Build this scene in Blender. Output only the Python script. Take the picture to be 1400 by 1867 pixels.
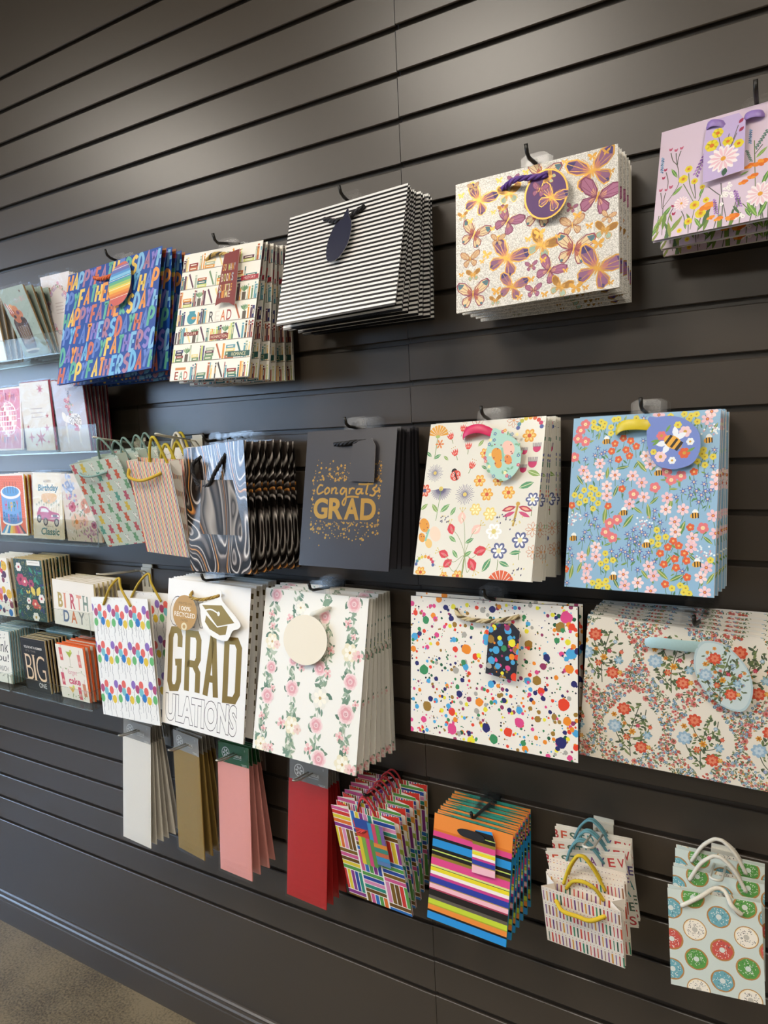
import bpy, bmesh, math, random
from mathutils import Vector, Matrix
from mathutils.geometry import tessellate_polygon

# light and paint settings
SKY = 12.0; WIN_W = 28; LAMP_E = 6.0
WALLCOL, WROUGH = '#3f372f', .35
LAMPS = [(-2.6, -1.5, 19, 'at the far left'), (-1.0, -1.5, 19, 'left of the camera'), (.6, -1.5, 17, 'right of the camera'), (-2.6, -3.4, 17, 'at the back left'), (-.6, -3.4, 17, 'at the back'), (1.4, -3.4, 17, 'at the back right')]

sc = bpy.context.scene
for o in list(bpy.data.objects): bpy.data.objects.remove(o)
COL = sc.collection

# ------------------------------------------------------------------ camera
cam = bpy.data.objects.new('camera', bpy.data.cameras.new('camera'))
COL.objects.link(cam)
R_ = ((0.85938798, -0.51100825, -0.01796854), (0.50919104, 0.85206791, 0.12126322), (-0.04665609, -0.11336158, 0.99245774))
cam.matrix_world = Matrix(((R_[0][0], R_[0][2], -R_[0][1], 0.0), (R_[1][0], R_[1][2], -R_[1][1], -1.16704),
                           (R_[2][0], R_[2][2], -R_[2][1], 1.48), (0, 0, 0, 1)))
cam.data.sensor_fit = 'HORIZONTAL'; cam.data.sensor_width = 36; cam.data.lens = 33.4855
cam.data.clip_start = 0.02
sc.camera = cam
# ------------------------------------------------------------------ exposure
sc.view_settings.view_transform = 'Standard'; sc.view_settings.look = 'None'
sc.view_settings.gamma = 1; sc.view_settings.use_curve_mapping = False
sc.view_settings.exposure = 0.08
# ------------------------------------------------------------------ daylight outside the shop window
world = bpy.data.worlds.new('daylight'); sc.world = world; world.use_nodes = True
nt = world.node_tree; nt.nodes.clear()
wo = nt.nodes.new('ShaderNodeOutputWorld'); bg = nt.nodes.new('ShaderNodeBackground')
tc = nt.nodes.new('ShaderNodeTexCoord'); sp = nt.nodes.new('ShaderNodeSeparateXYZ'); cr = nt.nodes.new('ShaderNodeValToRGB')
mr = nt.nodes.new('ShaderNodeMapRange'); mr.inputs[1].default_value = -0.35; mr.inputs[2].default_value = 0.65
nt.links.new(tc.outputs['Generated'], sp.inputs[0]); nt.links.new(sp.outputs[2], mr.inputs[0]); nt.links.new(mr.outputs[0], cr.inputs[0])
el = cr.color_ramp.elements
el[0].position = 0.0; el[0].color = (0.05, 0.042, 0.034, 1)
el[1].position = 1.0; el[1].color = (0.30, 0.52, 1.0, 1)
for p_, c_ in ((0.30, (0.09, 0.085, 0.08, 1)), (0.38, (0.34, 0.53, 0.90, 1)), (0.50, (0.42, 0.66, 1.0, 1))):
    e_ = el.new(p_); e_.color = c_
nt.links.new(cr.outputs[0], bg.inputs[0]); bg.inputs[1].default_value = SKY
nt.links.new(bg.outputs[0], wo.inputs[0])
# daylight falling in through the window (outside the left wall)
def area(name, loc, target, sx, sy, power, color):
    l = bpy.data.lights.new(name, 'AREA'); l.shape = 'RECTANGLE'; l.size = sx; l.size_y = sy; l.energy = power; l.color = color
    o = bpy.data.objects.new(name, l); COL.objects.link(o); o.location = loc
    o.rotation_euler = (Vector(target) - Vector(loc)).to_track_quat('-Z', 'Y').to_euler(); return o
area('window_daylight', (-4.75, -2.4, 1.75), (0, -1.5, 1.3), 3.0, 1.5, WIN_W, (0.86, 0.93, 1.0))

# ================================================================== helpers
def lin(h):
    h = h.lstrip('#')
    return tuple(((v / 12.92) if v <= .04045 else ((v + .055) / 1.055) ** 2.4) for v in (int(h[i:i + 2], 16) / 255 for i in (0, 2, 4)))
MATS = {}
def principled(name):
    m = bpy.data.materials.new(name); m.use_nodes = True
    return m, m.node_tree, m.node_tree.nodes['Principled BSDF']
def mat(name, col='#808080', rough=.5, metal=0.0, spec=.5, bump=0.0, bscale=300, var=0.0):
    """plain procedural material: colour varied and bumped by noise"""
    if name in MATS: return MATS[name]
    m, t, b = principled(name)
    b.inputs['Roughness'].default_value = rough; b.inputs['Metallic'].default_value = metal
    b.inputs['Specular IOR Level'].default_value = spec
    c = lin(col)
    tcn = t.nodes.new('ShaderNodeTexCoord'); n = t.nodes.new('ShaderNodeTexNoise'); n.inputs['Scale'].default_value = bscale
    t.links.new(tcn.outputs['Object'], n.inputs['Vector'])
    mx = t.nodes.new('ShaderNodeMixRGB'); mx.inputs[1].default_value = (*[v * (1 - var) for v in c], 1); mx.inputs[2].default_value = (*[min(1, v * (1 + var)) for v in c], 1)
    t.links.new(n.outputs['Fac'], mx.inputs[0]); t.links.new(mx.outputs[0], b.inputs['Base Color'])
    if bump:
        bp = t.nodes.new('ShaderNodeBump'); bp.inputs['Strength'].default_value = bump; bp.inputs['Distance'].default_value = .001
        t.links.new(n.outputs['Fac'], bp.inputs['Height']); t.links.new(bp.outputs[0], b.inputs['Normal'])
    MATS[name] = m; return m
def ink_mat(name, rough, spec=.5, coat=0.0):
    """printed paper: the colour of each printed shape is stored on the faces"""
    if name in MATS: return MATS[name]
    m, t, b = principled(name)
    a = t.nodes.new('ShaderNodeAttribute'); a.attribute_name = 'ink'
    t.links.new(a.outputs['Color'], b.inputs['Base Color'])
    b.inputs['Roughness'].default_value = rough; b.inputs['Specular IOR Level'].default_value = spec
    if coat: b.inputs['Coat Weight'].default_value = coat; b.inputs['Coat Roughness'].default_value = .12
    n = t.nodes.new('ShaderNodeTexNoise'); n.inputs['Scale'].default_value = 14
    tcn = t.nodes.new('ShaderNodeTexCoord'); t.links.new(tcn.outputs['Object'], n.inputs['Vector'])
    bp = t.nodes.new('ShaderNodeBump'); bp.inputs['Strength'].default_value = .12; bp.inputs['Distance'].default_value = .004
    t.links.new(n.outputs['Fac'], bp.inputs['Height']); t.links.new(bp.outputs[0], b.inputs['Normal'])
    MATS[name] = m; return m
PAPER = ink_mat('printed_paper', .48, .35)
SATIN = ink_mat('laminated_paper', .3, .5)
FOIL = mat('gold_foil', '#a87f3a', .36, .7, bscale=40, var=.12)
def glitter_mat():
    m, t, b = principled('silver_glitter')
    tcn = t.nodes.new('ShaderNodeTexCoord'); v = t.nodes.new('ShaderNodeTexVoronoi'); v.inputs['Scale'].default_value = 900
    t.links.new(tcn.outputs['Object'], v.inputs['Vector'])
    r = t.nodes.new('ShaderNodeValToRGB'); sx = t.nodes.new('ShaderNodeSeparateXYZ')
    t.links.new(v.outputs['Color'], sx.inputs[0]); t.links.new(sx.outputs[0], r.inputs[0])
    r.color_ramp.elements[0].color = (.40, .385, .35, 1); r.color_ramp.elements[1].color = (.86, .84, .79, 1)
    t.links.new(r.outputs[0], b.inputs['Base Color'])
    b.inputs['Roughness'].default_value = .4; b.inputs['Metallic'].default_value = .1
    nm = t.nodes.new('ShaderNodeBump'); nm.inputs['Strength'].default_value = .25; nm.inputs['Distance'].default_value = .0005
    t.links.new(sx.outputs[1], nm.inputs['Height']); t.links.new(nm.outputs[0], b.inputs['Normal'])
    MATS['silver_glitter'] = m; return m
GLITTER = glitter_mat()
def marble_mat(name, stops, rough):
    m, t, b = principled(name)
    tcn = t.nodes.new('ShaderNodeTexCoord'); mp = t.nodes.new('ShaderNodeMapping'); mp.inputs['Scale'].default_value = (7.5, 7.5, 2.8)
    mp.inputs['Rotation'].default_value = (0, .25, 0)
    t.links.new(tcn.outputs['Object'], mp.inputs[0])
    n1 = t.nodes.new('ShaderNodeTexNoise'); n1.inputs['Scale'].default_value = 1.1; n1.inputs['Detail'].default_value = 1.2; n1.inputs['Distortion'].default_value = .7
    t.links.new(mp.outputs[0], n1.inputs['Vector'])
    mu = t.nodes.new('ShaderNodeMath'); mu.operation = 'MULTIPLY'; mu.inputs[1].default_value = 7.5
    t.links.new(n1.outputs['Fac'], mu.inputs[0])
    fr = t.nodes.new('ShaderNodeMath'); fr.operation = 'FRACT'; t.links.new(mu.outputs[0], fr.inputs[0])
    r = t.nodes.new('ShaderNodeValToRGB'); e = r.color_ramp.elements
    e[0].position = stops[0][0]; e[0].color = (*lin(stops[0][1]), 1); e[1].position = stops[-1][0]; e[1].color = (*lin(stops[-1][1]), 1)
    for p, c in stops[1:-1]:
        q = e.new(p); q.color = (*lin(c), 1)
    t.links.new(fr.outputs[0], r.inputs[0]); t.links.new(r.outputs[0], b.inputs['Base Color'])
    b.inputs['Roughness'].default_value = rough
    MATS[name] = m; return m
MARBLE = marble_mat('marbled_laminate', [(0, '#15110f'), (.10, '#1b1614'), (.13, '#8f8580'), (.17, '#cfc6be'), (.21, '#2a2320'), (.33, '#3d3632'), (.37, '#b06c30'), (.41, '#e2a35a'), (.44, '#1a1513'), (.55, '#4a4340'), (.60, '#a79c94'), (.64, '#171311'), (.78, '#2a2422'), (.82, '#e6ddd4'), (.86, '#6f6661'), (.92, '#1a1513'), (1, '#15110f')], .2)
MARBLE_NO_SHEEN = marble_mat('marbled_laminate_no_sheen', [(0, '#15110f'), (.13, '#5f5650'), (.17, '#8f857c'), (.21, '#2a2320'), (.33, '#3d3632'), (.37, '#8f5526'), (.41, '#b07a3c'), (.44, '#1a1513'), (.60, '#6f665e'), (.64, '#171311'), (.82, '#a39a90'), (.92, '#1a1513'), (1, '#15110f')], .62)  # same marble with muted stops: missing window reflection painted into the colour
def clear_mat(name, tint, gloss, rough=.06, graze=.3):
    if name in MATS: return MATS[name]
    m = bpy.data.materials.new(name); m.use_nodes = True; t = m.node_tree; t.nodes.clear()
    o = t.nodes.new('ShaderNodeOutputMaterial'); tb = t.nodes.new('ShaderNodeBsdfTransparent'); g = t.nodes.new('ShaderNodeBsdfGlossy')
    tb.inputs[0].default_value = (*lin(tint), 1); g.inputs['Roughness'].default_value = rough
    lw = t.nodes.new('ShaderNodeLayerWeight'); lw.inputs['Blend'].default_value = .5
    pw = t.nodes.new('ShaderNodeMath'); pw.operation = 'POWER'; pw.inputs[1].default_value = 5.0
    mm = t.nodes.new('ShaderNodeMath'); mm.operation = 'MULTIPLY_ADD'; mm.inputs[1].default_value = graze; mm.inputs[2].default_value = gloss
    mx = t.nodes.new('ShaderNodeMixShader'); t.links.new(lw.outputs['Facing'], pw.inputs[0]); t.links.new(pw.outputs[0], mm.inputs[0]); t.links.new(mm.outputs[0], mx.inputs[0])
    n = t.nodes.new('ShaderNodeTexNoise'); n.inputs['Scale'].default_value = 30; bp = t.nodes.new('ShaderNodeBump'); bp.inputs['Strength'].default_value = .15
    bp.inputs['Distance'].default_value = .003
    tcn = t.nodes.new('ShaderNodeTexCoord'); t.links.new(tcn.outputs['Object'], n.inputs['Vector'])
    t.links.new(n.outputs['Fac'], bp.inputs['Height']); t.links.new(bp.outputs[0], g.inputs['Normal'])
    t.links.new(tb.outputs[0], mx.inputs[1]); t.links.new(g.outputs[0], mx.inputs[2]); t.links.new(mx.outputs[0], o.inputs[0])
    MATS[name] = m; return m
ACRYLIC = clear_mat('clear_acrylic', '#fafcfa', .018, .05)
TABCLEAR = clear_mat('clear_tab_plastic', '#ffffff', .028, .3)
for n_ in TABCLEAR.node_tree.nodes:
    if n_.type == 'BUMP': n_.inputs['Strength'].default_value = .02
def cello_mat():
    """crinkled cellophane"""
    m = clear_mat('crinkled_cellophane', '#fdfdfd', .007, .16)
    for n in m.node_tree.nodes:
        if n.type == 'TEX_NOISE':
            n.inputs['Scale'].default_value = 18; n.inputs['Distortion'].default_value = 1.0
        if n.type == 'BUMP': n.inputs['Strength'].default_value = .8; n.inputs['Distance'].default_value = .01
    return m
CELLO = cello_mat()
WRAP = clear_mat('smooth_clear_wrap', '#fdfdfd', .025, .2)
EDGE = clear_mat('acrylic_edge', '#e8ece8', .22, .3)

def mesh_obj(name, verts, faces, mats, parent=None, midx=None, ink=None, smooth=False):
    me = bpy.data.meshes.new(name); me.from_pydata(verts, [], faces)
    for m in (mats if isinstance(mats, (list, tuple)) else [mats]): me.materials.append(m)
    if midx: me.polygons.foreach_set('material_index', midx)
    if ink is not None:
        at = me.color_attributes.new('ink', 'FLOAT_COLOR', 'CORNER'); buf = []
        for f, c in zip(faces, ink):
            for _ in f: buf += [c[0], c[1], c[2], 1.0]
        at.data.foreach_set('color', buf)
    if smooth: me.polygons.foreach_set('use_smooth', [True] * len(faces))
    me.update()
    o = bpy.data.objects.new(name, me); COL.objects.link(o)
    if parent: o.parent = parent
    return o
def empty(name, loc=(0, 0, 0), rot=None):
    o = bpy.data.objects.new(name, None); o.empty_display_size = .02; COL.objects.link(o); o.location = loc
    if rot is not None: o.rotation_mode = 'QUATERNION'; o.rotation_quaternion = rot.to_quaternion()
    return o
def tag(o, label, cat, group=None):
    o['label'] = label; o['category'] = cat
    if group: o['group'] = group
    return o
def structure(o): o['kind'] = 'structure'; return o
class MB:
    """collects boxes, tubes and prisms into one mesh"""
    def __init__(s): s.v = []; s.f = []; s.mi = []
    def box(s, x0, x1, y0, y1, z0, z1, mi=0):
        b = len(s.v); s.v += [(x, y, z) for z in (z0, z1) for y in (y0, y1) for x in (x0, x1)]
        s.f += [tuple(b + i for i in q) for q in ((0, 2, 3, 1), (4, 5, 7, 6), (0, 1, 5, 4), (2, 6, 7, 3), (0, 4, 6, 2), (1, 3, 7, 5))]; s.mi += [mi] * 6
    def tube(s, pts, r, n=8, mi=0, caps=True, taper=None):
        pts = [Vector(p) for p in pts]; b = len(s.v); up = None
        for i, p in enumerate(pts):
            d = (pts[min(i + 1, len(pts) - 1)] - pts[max(i - 1, 0)]).normalized()
            if up is None: up = Vector((0, 0, 1)) if abs(d.z) < .9 else Vector((1, 0, 0))
            a = d.cross(up).normalized(); up = a.cross(d).normalized()
            rr = r * (taper(i / (len(pts) - 1)) if taper else 1)
            for k in range(n):
                t = 2 * math.pi * k / n; s.v.append(tuple(p + a * math.cos(t) * rr + up * math.sin(t) * rr))
        for i in range(len(pts) - 1):
            for k in range(n):
                k2 = (k + 1) % n; s.f.append((b + i * n + k, b + i * n + k2, b + (i + 1) * n + k2, b + (i + 1) * n + k)); s.mi.append(mi)
        if caps:
            s.f.append(tuple(b + k for k in reversed(range(n)))); s.f.append(tuple(b + (len(pts) - 1) * n + k for k in range(n))); s.mi += [mi] * 2
    def rope(s, pts, r, strands=3, pitch=None, n=6):
        """twisted cord: strands wound round the path"""
        pts = smooth3(pts, 10); L = [0]
        for a, b_ in zip(pts, pts[1:]): L.append(L[-1] + (b_ - a).length)
        pitch = pitch or r * 7
        m = max(12, int(L[-1] / (pitch / 8)))
        samp = []; j = 0
        for i in range(m + 1):
            t = L[-1] * i / m
            while j < len(L) - 2 and L[j + 1] < t: j += 1
            k = (t - L[j]) / max(1e-9, L[j + 1] - L[j]); samp.append((pts[j].lerp(pts[j + 1], k), t))
        for q in range(strands):
            path = []; up = None
            for i, (p, t) in enumerate(samp):
                d = (samp[min(i + 1, m)][0] - samp[max(i - 1, 0)][0]).normalized()
                if up is None: up = Vector((0, -1, 0)) if abs(d.y) < .9 else Vector((1, 0, 0))
                a = d.cross(up).normalized(); up = a.cross(d).normalized()
                w = 2 * math.pi * (t / pitch + q / strands)
                path.append(p + (a * math.cos(w) + up * math.sin(w)) * r * .5)
            s.tube(path, r * .56, n, mi=q % 2)
    def build(s, name, mats, parent=None, smooth=False):
        return mesh_obj(name, s.v, s.f, mats, parent, s.mi, smooth=smooth)
def smooth3(pts, k=8):
    pts = [Vector(p) for p in pts]; out = []
    for i in range(len(pts) - 1):
        p0, p1, p2, p3 = pts[max(i - 1, 0)], pts[i], pts[i + 1], pts[min(i + 2, len(pts) - 1)]
        for j in range(k):
            t = j / k; out.append(.5 * ((2 * p1) + (p2 - p0) * t + (2 * p0 - 5 * p1 + 4 * p2 - p3) * t * t + (3 * p1 - p0 - 3 * p2 + p3) * t ** 3))
    out.append(pts[-1]); return out
def smooth2(pts, k=6): return [(p.x, p.y) for p in smooth3([(a, b, 0) for a, b in pts], k)]
def closed2(pts, k=5):
    n = len(pts); e = smooth3([(*pts[(i - 2) % n], 0) for i in range(n + 5)], k); return [(p.x, p.y) for p in e[2 * k:(n + 2) * k]]

# ================================================================== printing: flat artwork kept inside its panel's mesh
TEXT = {}
def glyphs(s, off=0.0):
    """faces of a line of lettering, normalised to its box"""
    if (s, off) in TEXT: return TEXT[s, off]
    cu = bpy.data.curves.new('lettering', 'FONT'); cu.body = s; cu.resolution_u = 4; cu.offset = off
    o = bpy.data.objects.new('lettering', cu); COL.objects.link(o)
    bpy.context.view_layer.update()
    ev = o.evaluated_get(bpy.context.evaluated_depsgraph_get()); me = ev.to_mesh()
    vs = [(v.co.x, v.co.y) for v in me.vertices]; fs = [[vs[i] for i in p.vertices] for p in me.polygons]
    ev.to_mesh_clear(); bpy.data.objects.remove(o); bpy.data.curves.remove(cu)
    x0 = min(v[0] for v in vs); x1 = max(v[0] for v in vs); y0 = min(v[1] for v in vs); y1 = max(v[1] for v in vs)
    TEXT[s, off] = ([[((x - x0), (y1 - y)) for x, y in f] for f in fs], x1 - x0, y1 - y0); return TEXT[s, off]
HAND = {'A': [[(0, 0), (.5, 1), (1, 0)], [(.2, .36), (.8, .36)]], 'B': [[(0, 0), (0, 1), (.7, .9), (.75, .65), (0, .53), (.85, .4), (.85, .12), (0, 0)]], 'C': [[(1, .82), (.6, 1), (.1, .75), (.1, .25), (.6, 0), (1, .18)]],
 'D': [[(0, 0), (0, 1), (.6, .92), (.95, .5), (.6, .06), (0, 0)]], 'E': [[(.9, 1), (0, 1), (0, 0), (.9, 0)], [(0, .52), (.7, .52)]], 'F': [[(.9, 1), (0, 1), (0, 0)], [(0, .5), (.7, .52)]],
 'G': [[(1, .82), (.6, 1), (.1, .75), (.1, .25), (.6, 0), (1, .2), (1, .45), (.6, .45)]], 'H': [[(0, 0), (0, 1)], [(.9, 0), (.9, 1)], [(0, .5), (.9, .5)]], 'I': [[(.4, 0), (.4, 1)]],
 'K': [[(0, 0), (0, 1)], [(.9, 1), (0, .45), (.95, 0)]], 'L': [[(0, 1), (0, 0), (.85, 0)]], 'M': [[(0, 0), (.1, 1), (.5, .3), (.9, 1), (1, 0)]], 'N': [[(0, 0), (0, 1), (.9, 0), (.9, 1)]],
 'O': [[(.5, 1), (.08, .7), (.08, .3), (.5, 0), (.92, .3), (.92, .7), (.5, 1)]], 'P': [[(0, 0), (0, 1), (.7, .95), (.9, .72), (.65, .48), (0, .45)]], 'R': [[(0, 0), (0, 1), (.7, .95), (.85, .72), (.6, .5), (0, .48), (.9, 0)]],
 'S': [[(.9, .85), (.5, 1), (.1, .8), (.2, .58), (.8, .42), (.9, .18), (.5, 0), (.05, .15)]], 'T': [[(0, 1), (1, 1)], [(.5, 1), (.5, 0)]], 'U': [[(0, 1), (0, .25), (.45, 0), (.9, .25), (.9, 1)]],
 'V': [[(0, 1), (.5, 0), (1, 1)]], 'Y': [[(0, 1), (.45, .5)], [(.95, 1), (.45, .5), (.35, 0)]], 'W': [[(0, 1), (.25, 0), (.5, .7), (.75, 0), (1, 1)]]}
class Ink:
    """artwork in thousandths of the panel width, x right and y down from the top left corner"""
    def __init__(s, W, H, bg='#f2efe8', outline=None, base=0):
        s.W, s.H, s.k = W, H, W / 1000; s.h = 1000 * H / W; s.bg = lin(bg); s.base = base
        s.clip = outline or [(0, 0), (1000, 0), (1000, s.h), (0, s.h)]; s.rect = outline is None
        s.sh = []; s.cells = {}
        a = sum(p[0] * q[1] - q[0] * p[1] for p, q in zip(s.clip, s.clip[1:] + s.clip[:1])); s.ccw = 1 if a > 0 else -1
        s.convex = s.rect or all(s.ccw * ((b[0] - a_[0]) * (c[1] - b[1]) - (b[1] - a_[1]) * (c[0] - b[0])) >= -1e-6 for a_, b, c in zip(s.clip, s.clip[1:] + s.clip[:1], s.clip[2:] + s.clip[:2]))
    def _clip(s, poly):
        if not s.convex: return poly
        for a, b in zip(s.clip, s.clip[1:] + s.clip[:1]):
            ex, ey = b[0] - a[0], b[1] - a[1]
            d = [s.ccw * (ex * (p[1] - a[1]) - ey * (p[0] - a[0])) for p in poly]
            if all(v >= 0 for v in d): continue
            out = []
            for i in range(len(poly)):
                j = (i + 1) % len(poly)
                if d[i] >= 0: out.append(poly[i])
                if (d[i] >= 0) != (d[j] >= 0):
                    t = d[i] / (d[i] - d[j]); out.append((poly[i][0] + (poly[j][0] - poly[i][0]) * t, poly[i][1] + (poly[j][1] - poly[i][1]) * t))
            poly = out
            if len(poly) < 3: return None
        return poly
    def add(s, polys, col, mi=0):
        ps = [q for q in (s._clip(p) for p in polys) if q and len(q) > 2]
        if not ps: return
        bb = (min(p[0] for q in ps for p in q), min(p[1] for q in ps for p in q), max(p[0] for q in ps for p in q), max(p[1] for q in ps for p in q))
        # a print laid over another is lifted by one ink layer
        lv = 0; G = 60; keys = [(i, j) for i in range(int(bb[0] // G), int(bb[2] // G) + 1) for j in range(int(bb[1] // G), int(bb[3] // G) + 1)]
        for key in keys:
            for (b, l) in s.cells.get(key, ()):
                if l > lv and b[0] < bb[2] and b[2] > bb[0] and b[1] < bb[3] and b[3] > bb[1]: lv = l
        for key in keys: s.cells.setdefault(key, []).append((bb, lv + 1))
        s.sh.append((ps, lin(col), mi, lv + 1))
    def poly(s, pts, col, mi=0):
        if len(pts) == 3: return s.add([pts], col, mi)
        t = tessellate_polygon([[Vector((x, y, 0)) for x, y in pts]]); s.add([[pts[i] for i in q] for q in t], col, mi)
    def convex_poly(s, pts, col, mi=0): s.add([pts], col, mi)
    def rect_(s, x0, y0, x1, y1, col, mi=0): s.add([[(x0, y0), (x1, y0), (x1, y1), (x0, y1)]], col, mi)
    def disc(s, x, y, rx, ry=None, ang=0, col='#000000', n=14, mi=0):
        ry = ry or rx; ca, sa = math.cos(math.radians(ang)), math.sin(math.radians(ang))
        s.add([[(x + rx * math.cos(t) * ca - ry * math.sin(t) * sa, y + rx * math.cos(t) * sa + ry * math.sin(t) * ca) for t in (2 * math.pi * i / n for i in range(n))]], col, mi)
    def stroke(s, pts, w, col, mi=0, taper=0, many=None):
        lines = many or [pts]; out = []
        for pts in lines:
            n = len(pts); L = []; R = []
            for i in range(n):
                a = pts[max(i - 1, 0)]; b = pts[i]; c = pts[min(i + 1, n - 1)]
                if n > 2 and i == 0 and pts[0] == pts[-1]: a = pts[-2]
                if n > 2 and i == n - 1 and pts[0] == pts[-1]: c = pts[1]
                d1 = Vector((b[0] - a[0], b[1] - a[1])); d2 = Vector((c[0] - b[0], c[1] - b[1]))
                if d1.length < 1e-6: d1 = d2
                if d2.length < 1e-6: d2 = d1
                if d1.length < 1e-6: continue
                d1 = d1.normalized(); d2 = d2.normalized()
                m = d1 + d2; m = d1 if m.length < .25 else m.normalized()
                sc_ = min(2.0, 1 / max(.4, m.dot(d1))); hw = w / 2 * (1 - taper * i / max(1, n - 1)) * sc_
                L.append((b[0] - m.y * hw, b[1] + m.x * hw)); R.append((b[0] + m.y * hw, b[1] - m.x * hw))
            out += [[L[i], L[i + 1], R[i + 1], R[i]] for i in range(len(L) - 1)]
        s.add(out, col, mi)
    def leaf(s, x, y, l, ang, col, w=.34, vein=None):
        ca, sa = math.cos(math.radians(ang)), -math.sin(math.radians(ang))
        pts = [(-.5, 0), (-.25, .75), (.05, 1), (.3, .6), (.5, 0), (.3, -.6), (.05, -1), (-.25, -.75)]
        q = [(x + l * (a * ca - b * w / 2 * sa), y + l * (a * sa + b * w / 2 * ca)) for a, b in pts]; s.add([q], col)
        if vein: s.stroke([(x - .45 * l * ca, y - .45 * l * sa), (x + .42 * l * ca, y + .42 * l * sa)], l * .05, vein)
    def flower(s, x, y, r, n, col, cc=None, cr=.3, pw=.42, ang=0, mi=0):
        out = []
        for i in range(n):
            t = math.radians(ang) + 2 * math.pi * i / n; ca, sa = math.cos(t), math.sin(t)
            out.append([(x + r * (a * ca - b * sa), y + r * (a * sa + b * ca)) for a, b in ((.1, 0), (.4, pw * .7), (.68, pw), (.92, pw * .6), (1, 0), (.92, -pw * .6), (.68, -pw), (.4, -pw * .7))])
        s.add(out, col, mi)
        if cc: s.disc(x, y, r * cr, col=cc, n=8)
    def star(s, x, y, r, n, col, inner=.4, ang=-90, mi=0):
        for_ = [(x + (r if i % 2 == 0 else r * inner) * math.cos(math.radians(ang) + math.pi * i / n), y + (r if i % 2 == 0 else r * inner) * math.sin(math.radians(ang) + math.pi * i / n)) for i in range(2 * n)]
        s.add([[(x, y), for_[i - 1], for_[i], for_[(i + 1) % (2 * n)]] for i in range(0, 2 * n, 2)], col, mi)
    def text(s, t, x, y, w, h, col, bold=0.0, slant=0.0, ang=0, mi=0, quad=None):
        fs, tw, th = glyphs(t, bold); out = []
        if w is None: w = h * tw / th
        ca, sa = math.cos(math.radians(ang)), math.sin(math.radians(ang))
        for f in fs:
            q = []
            for a, b in f:
                u, v = a / tw, b / th
                if quad:
                    (p0, p1, p2, p3) = quad
                    q.append(tuple((p0[i] * (1 - u) + p1[i] * u) * (1 - v) + (p3[i] * (1 - u) + p2[i] * u) * v for i in (0, 1)))
                else:
                    dx = u * w + (1 - v) * h * slant; dy = v * h; q.append((x + dx * ca - dy * sa, y + dx * sa + dy * ca))
            out.append(q)
        s.add(out, col, mi)
    def hand(s, t, x, y, cw, h, sw, cols, gap=.3, slant=.2, rnd=None, mi=0):
        i = 0
        for ch in t:
            if ch in HAND:
                wob = rnd.uniform(-.04, .04) * h if rnd else 0
                w_ = cw * (.35 if ch == 'I' else 1)
                lines = [smooth2([(x + a * w_ + b * h * slant, y + h - b * h + wob) for a, b in st], 3) if ch in 'BCDGOPRSU' else [(x + a * w_ + b * h * slant, y + h - b * h + wob) for a, b in st] for st in HAND[ch]]
                s.stroke(None, sw, cols[i % len(cols)] if isinstance(cols, (list, tuple)) else cols, mi, many=lines); i += 1
                x += w_ + cw * gap
            else: x += cw * (.5 if ch == ' ' else .2)
        return x
    # ---- turning the drawing into faces
    def panel(s, name, parent, mats, loc=(0, 0, 0), thick=.0006, back='#ece8df', z0='bottom', map3=None, edge=None):
        """solid sheet standing in x-z, face towards -y, with its artwork; local origin at bottom centre"""
        k = s.k; eps = 1.4e-5
        fx = lambda p, y: (loc[0] + (p[0] - 500) * k, loc[1] + y, loc[2] + (s.h - p[1]) * k)
        v = []; f = []; ink = []; mi = []
        o = s.clip; n = len(o); bk = lin(back)
        tris = [tuple(range(n))] if s.convex else [tuple(t) for t in tessellate_polygon([[Vector((a, b, 0)) for a, b in o]])]
        v += [fx(p, 0) for p in o] + [fx(p, thick) for p in o]
        for t in tris:
            f.append(t if s.ccw < 0 else tuple(reversed(t))); ink.append(s.bg); mi.append(s.base)
            f.append(tuple(n + i for i in (reversed(t) if s.ccw < 0 else t))); ink.append(bk); mi.append(0)
        ec = lin(edge) if edge else bk
        for i in range(n):
            j = (i + 1) % n; f.append((i, n + i, n + j, j) if s.ccw < 0 else (j, n + j, n + i, i)); ink.append(ec); mi.append(0)
        for ps, c, m, lv in s.sh:
            for p in ps:
                b = len(v); v += [fx(q, -lv * eps) for q in p]
                a = sum(p[i][0] * p[(i + 1) % len(p)][1] - p[(i + 1) % len(p)][0] * p[i][1] for i in range(len(p)))
                ids = tuple(range(b, b + len(p))); f.append(ids if a < 0 else tuple(reversed(ids))); ink.append(c); mi.append(m)
        return mesh_obj(name, v, f, mats, parent, mi, ink)
    def skin(s, name, parent, mats, m3, back='#ece8df', extra=None, eps=2e-5):
        """same artwork on a folded sheet; m3(u, v, lift) gives the point, u and v from 0 to 1"""
        v = []; f = []; ink = []; mi = []
        def face(p, c, m, lv):
            b = len(v)
            for q in p: v.append(m3(q[0] / 1000, q[1] / s.h, lv * eps))
            f.append(tuple(range(b, b + len(p)))); ink.append(c); mi.append(m)
        N = 6
        for i in range(N):
            face([(0, s.h * i / N), (1000, s.h * i / N), (1000, s.h * (i + 1) / N), (0, s.h * (i + 1) / N)], s.bg, s.base, 0)
        for ps, c, m, lv in s.sh:
            for p in ps: face(p, c, m, lv)
        if extra:
            for quad in extra: b = len(v); v.extend(quad); f.append(tuple(range(b, b + len(quad)))); ink.append(lin(back)); mi.append(0)
        return mesh_obj(name, v, f, mats, parent, mi, ink)
def clone(o, parent=None):
    c = o.copy(); COL.objects.link(c)
    if parent: c.parent = parent
    for ch in list(o.children): clone(ch, c)
    return c
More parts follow.
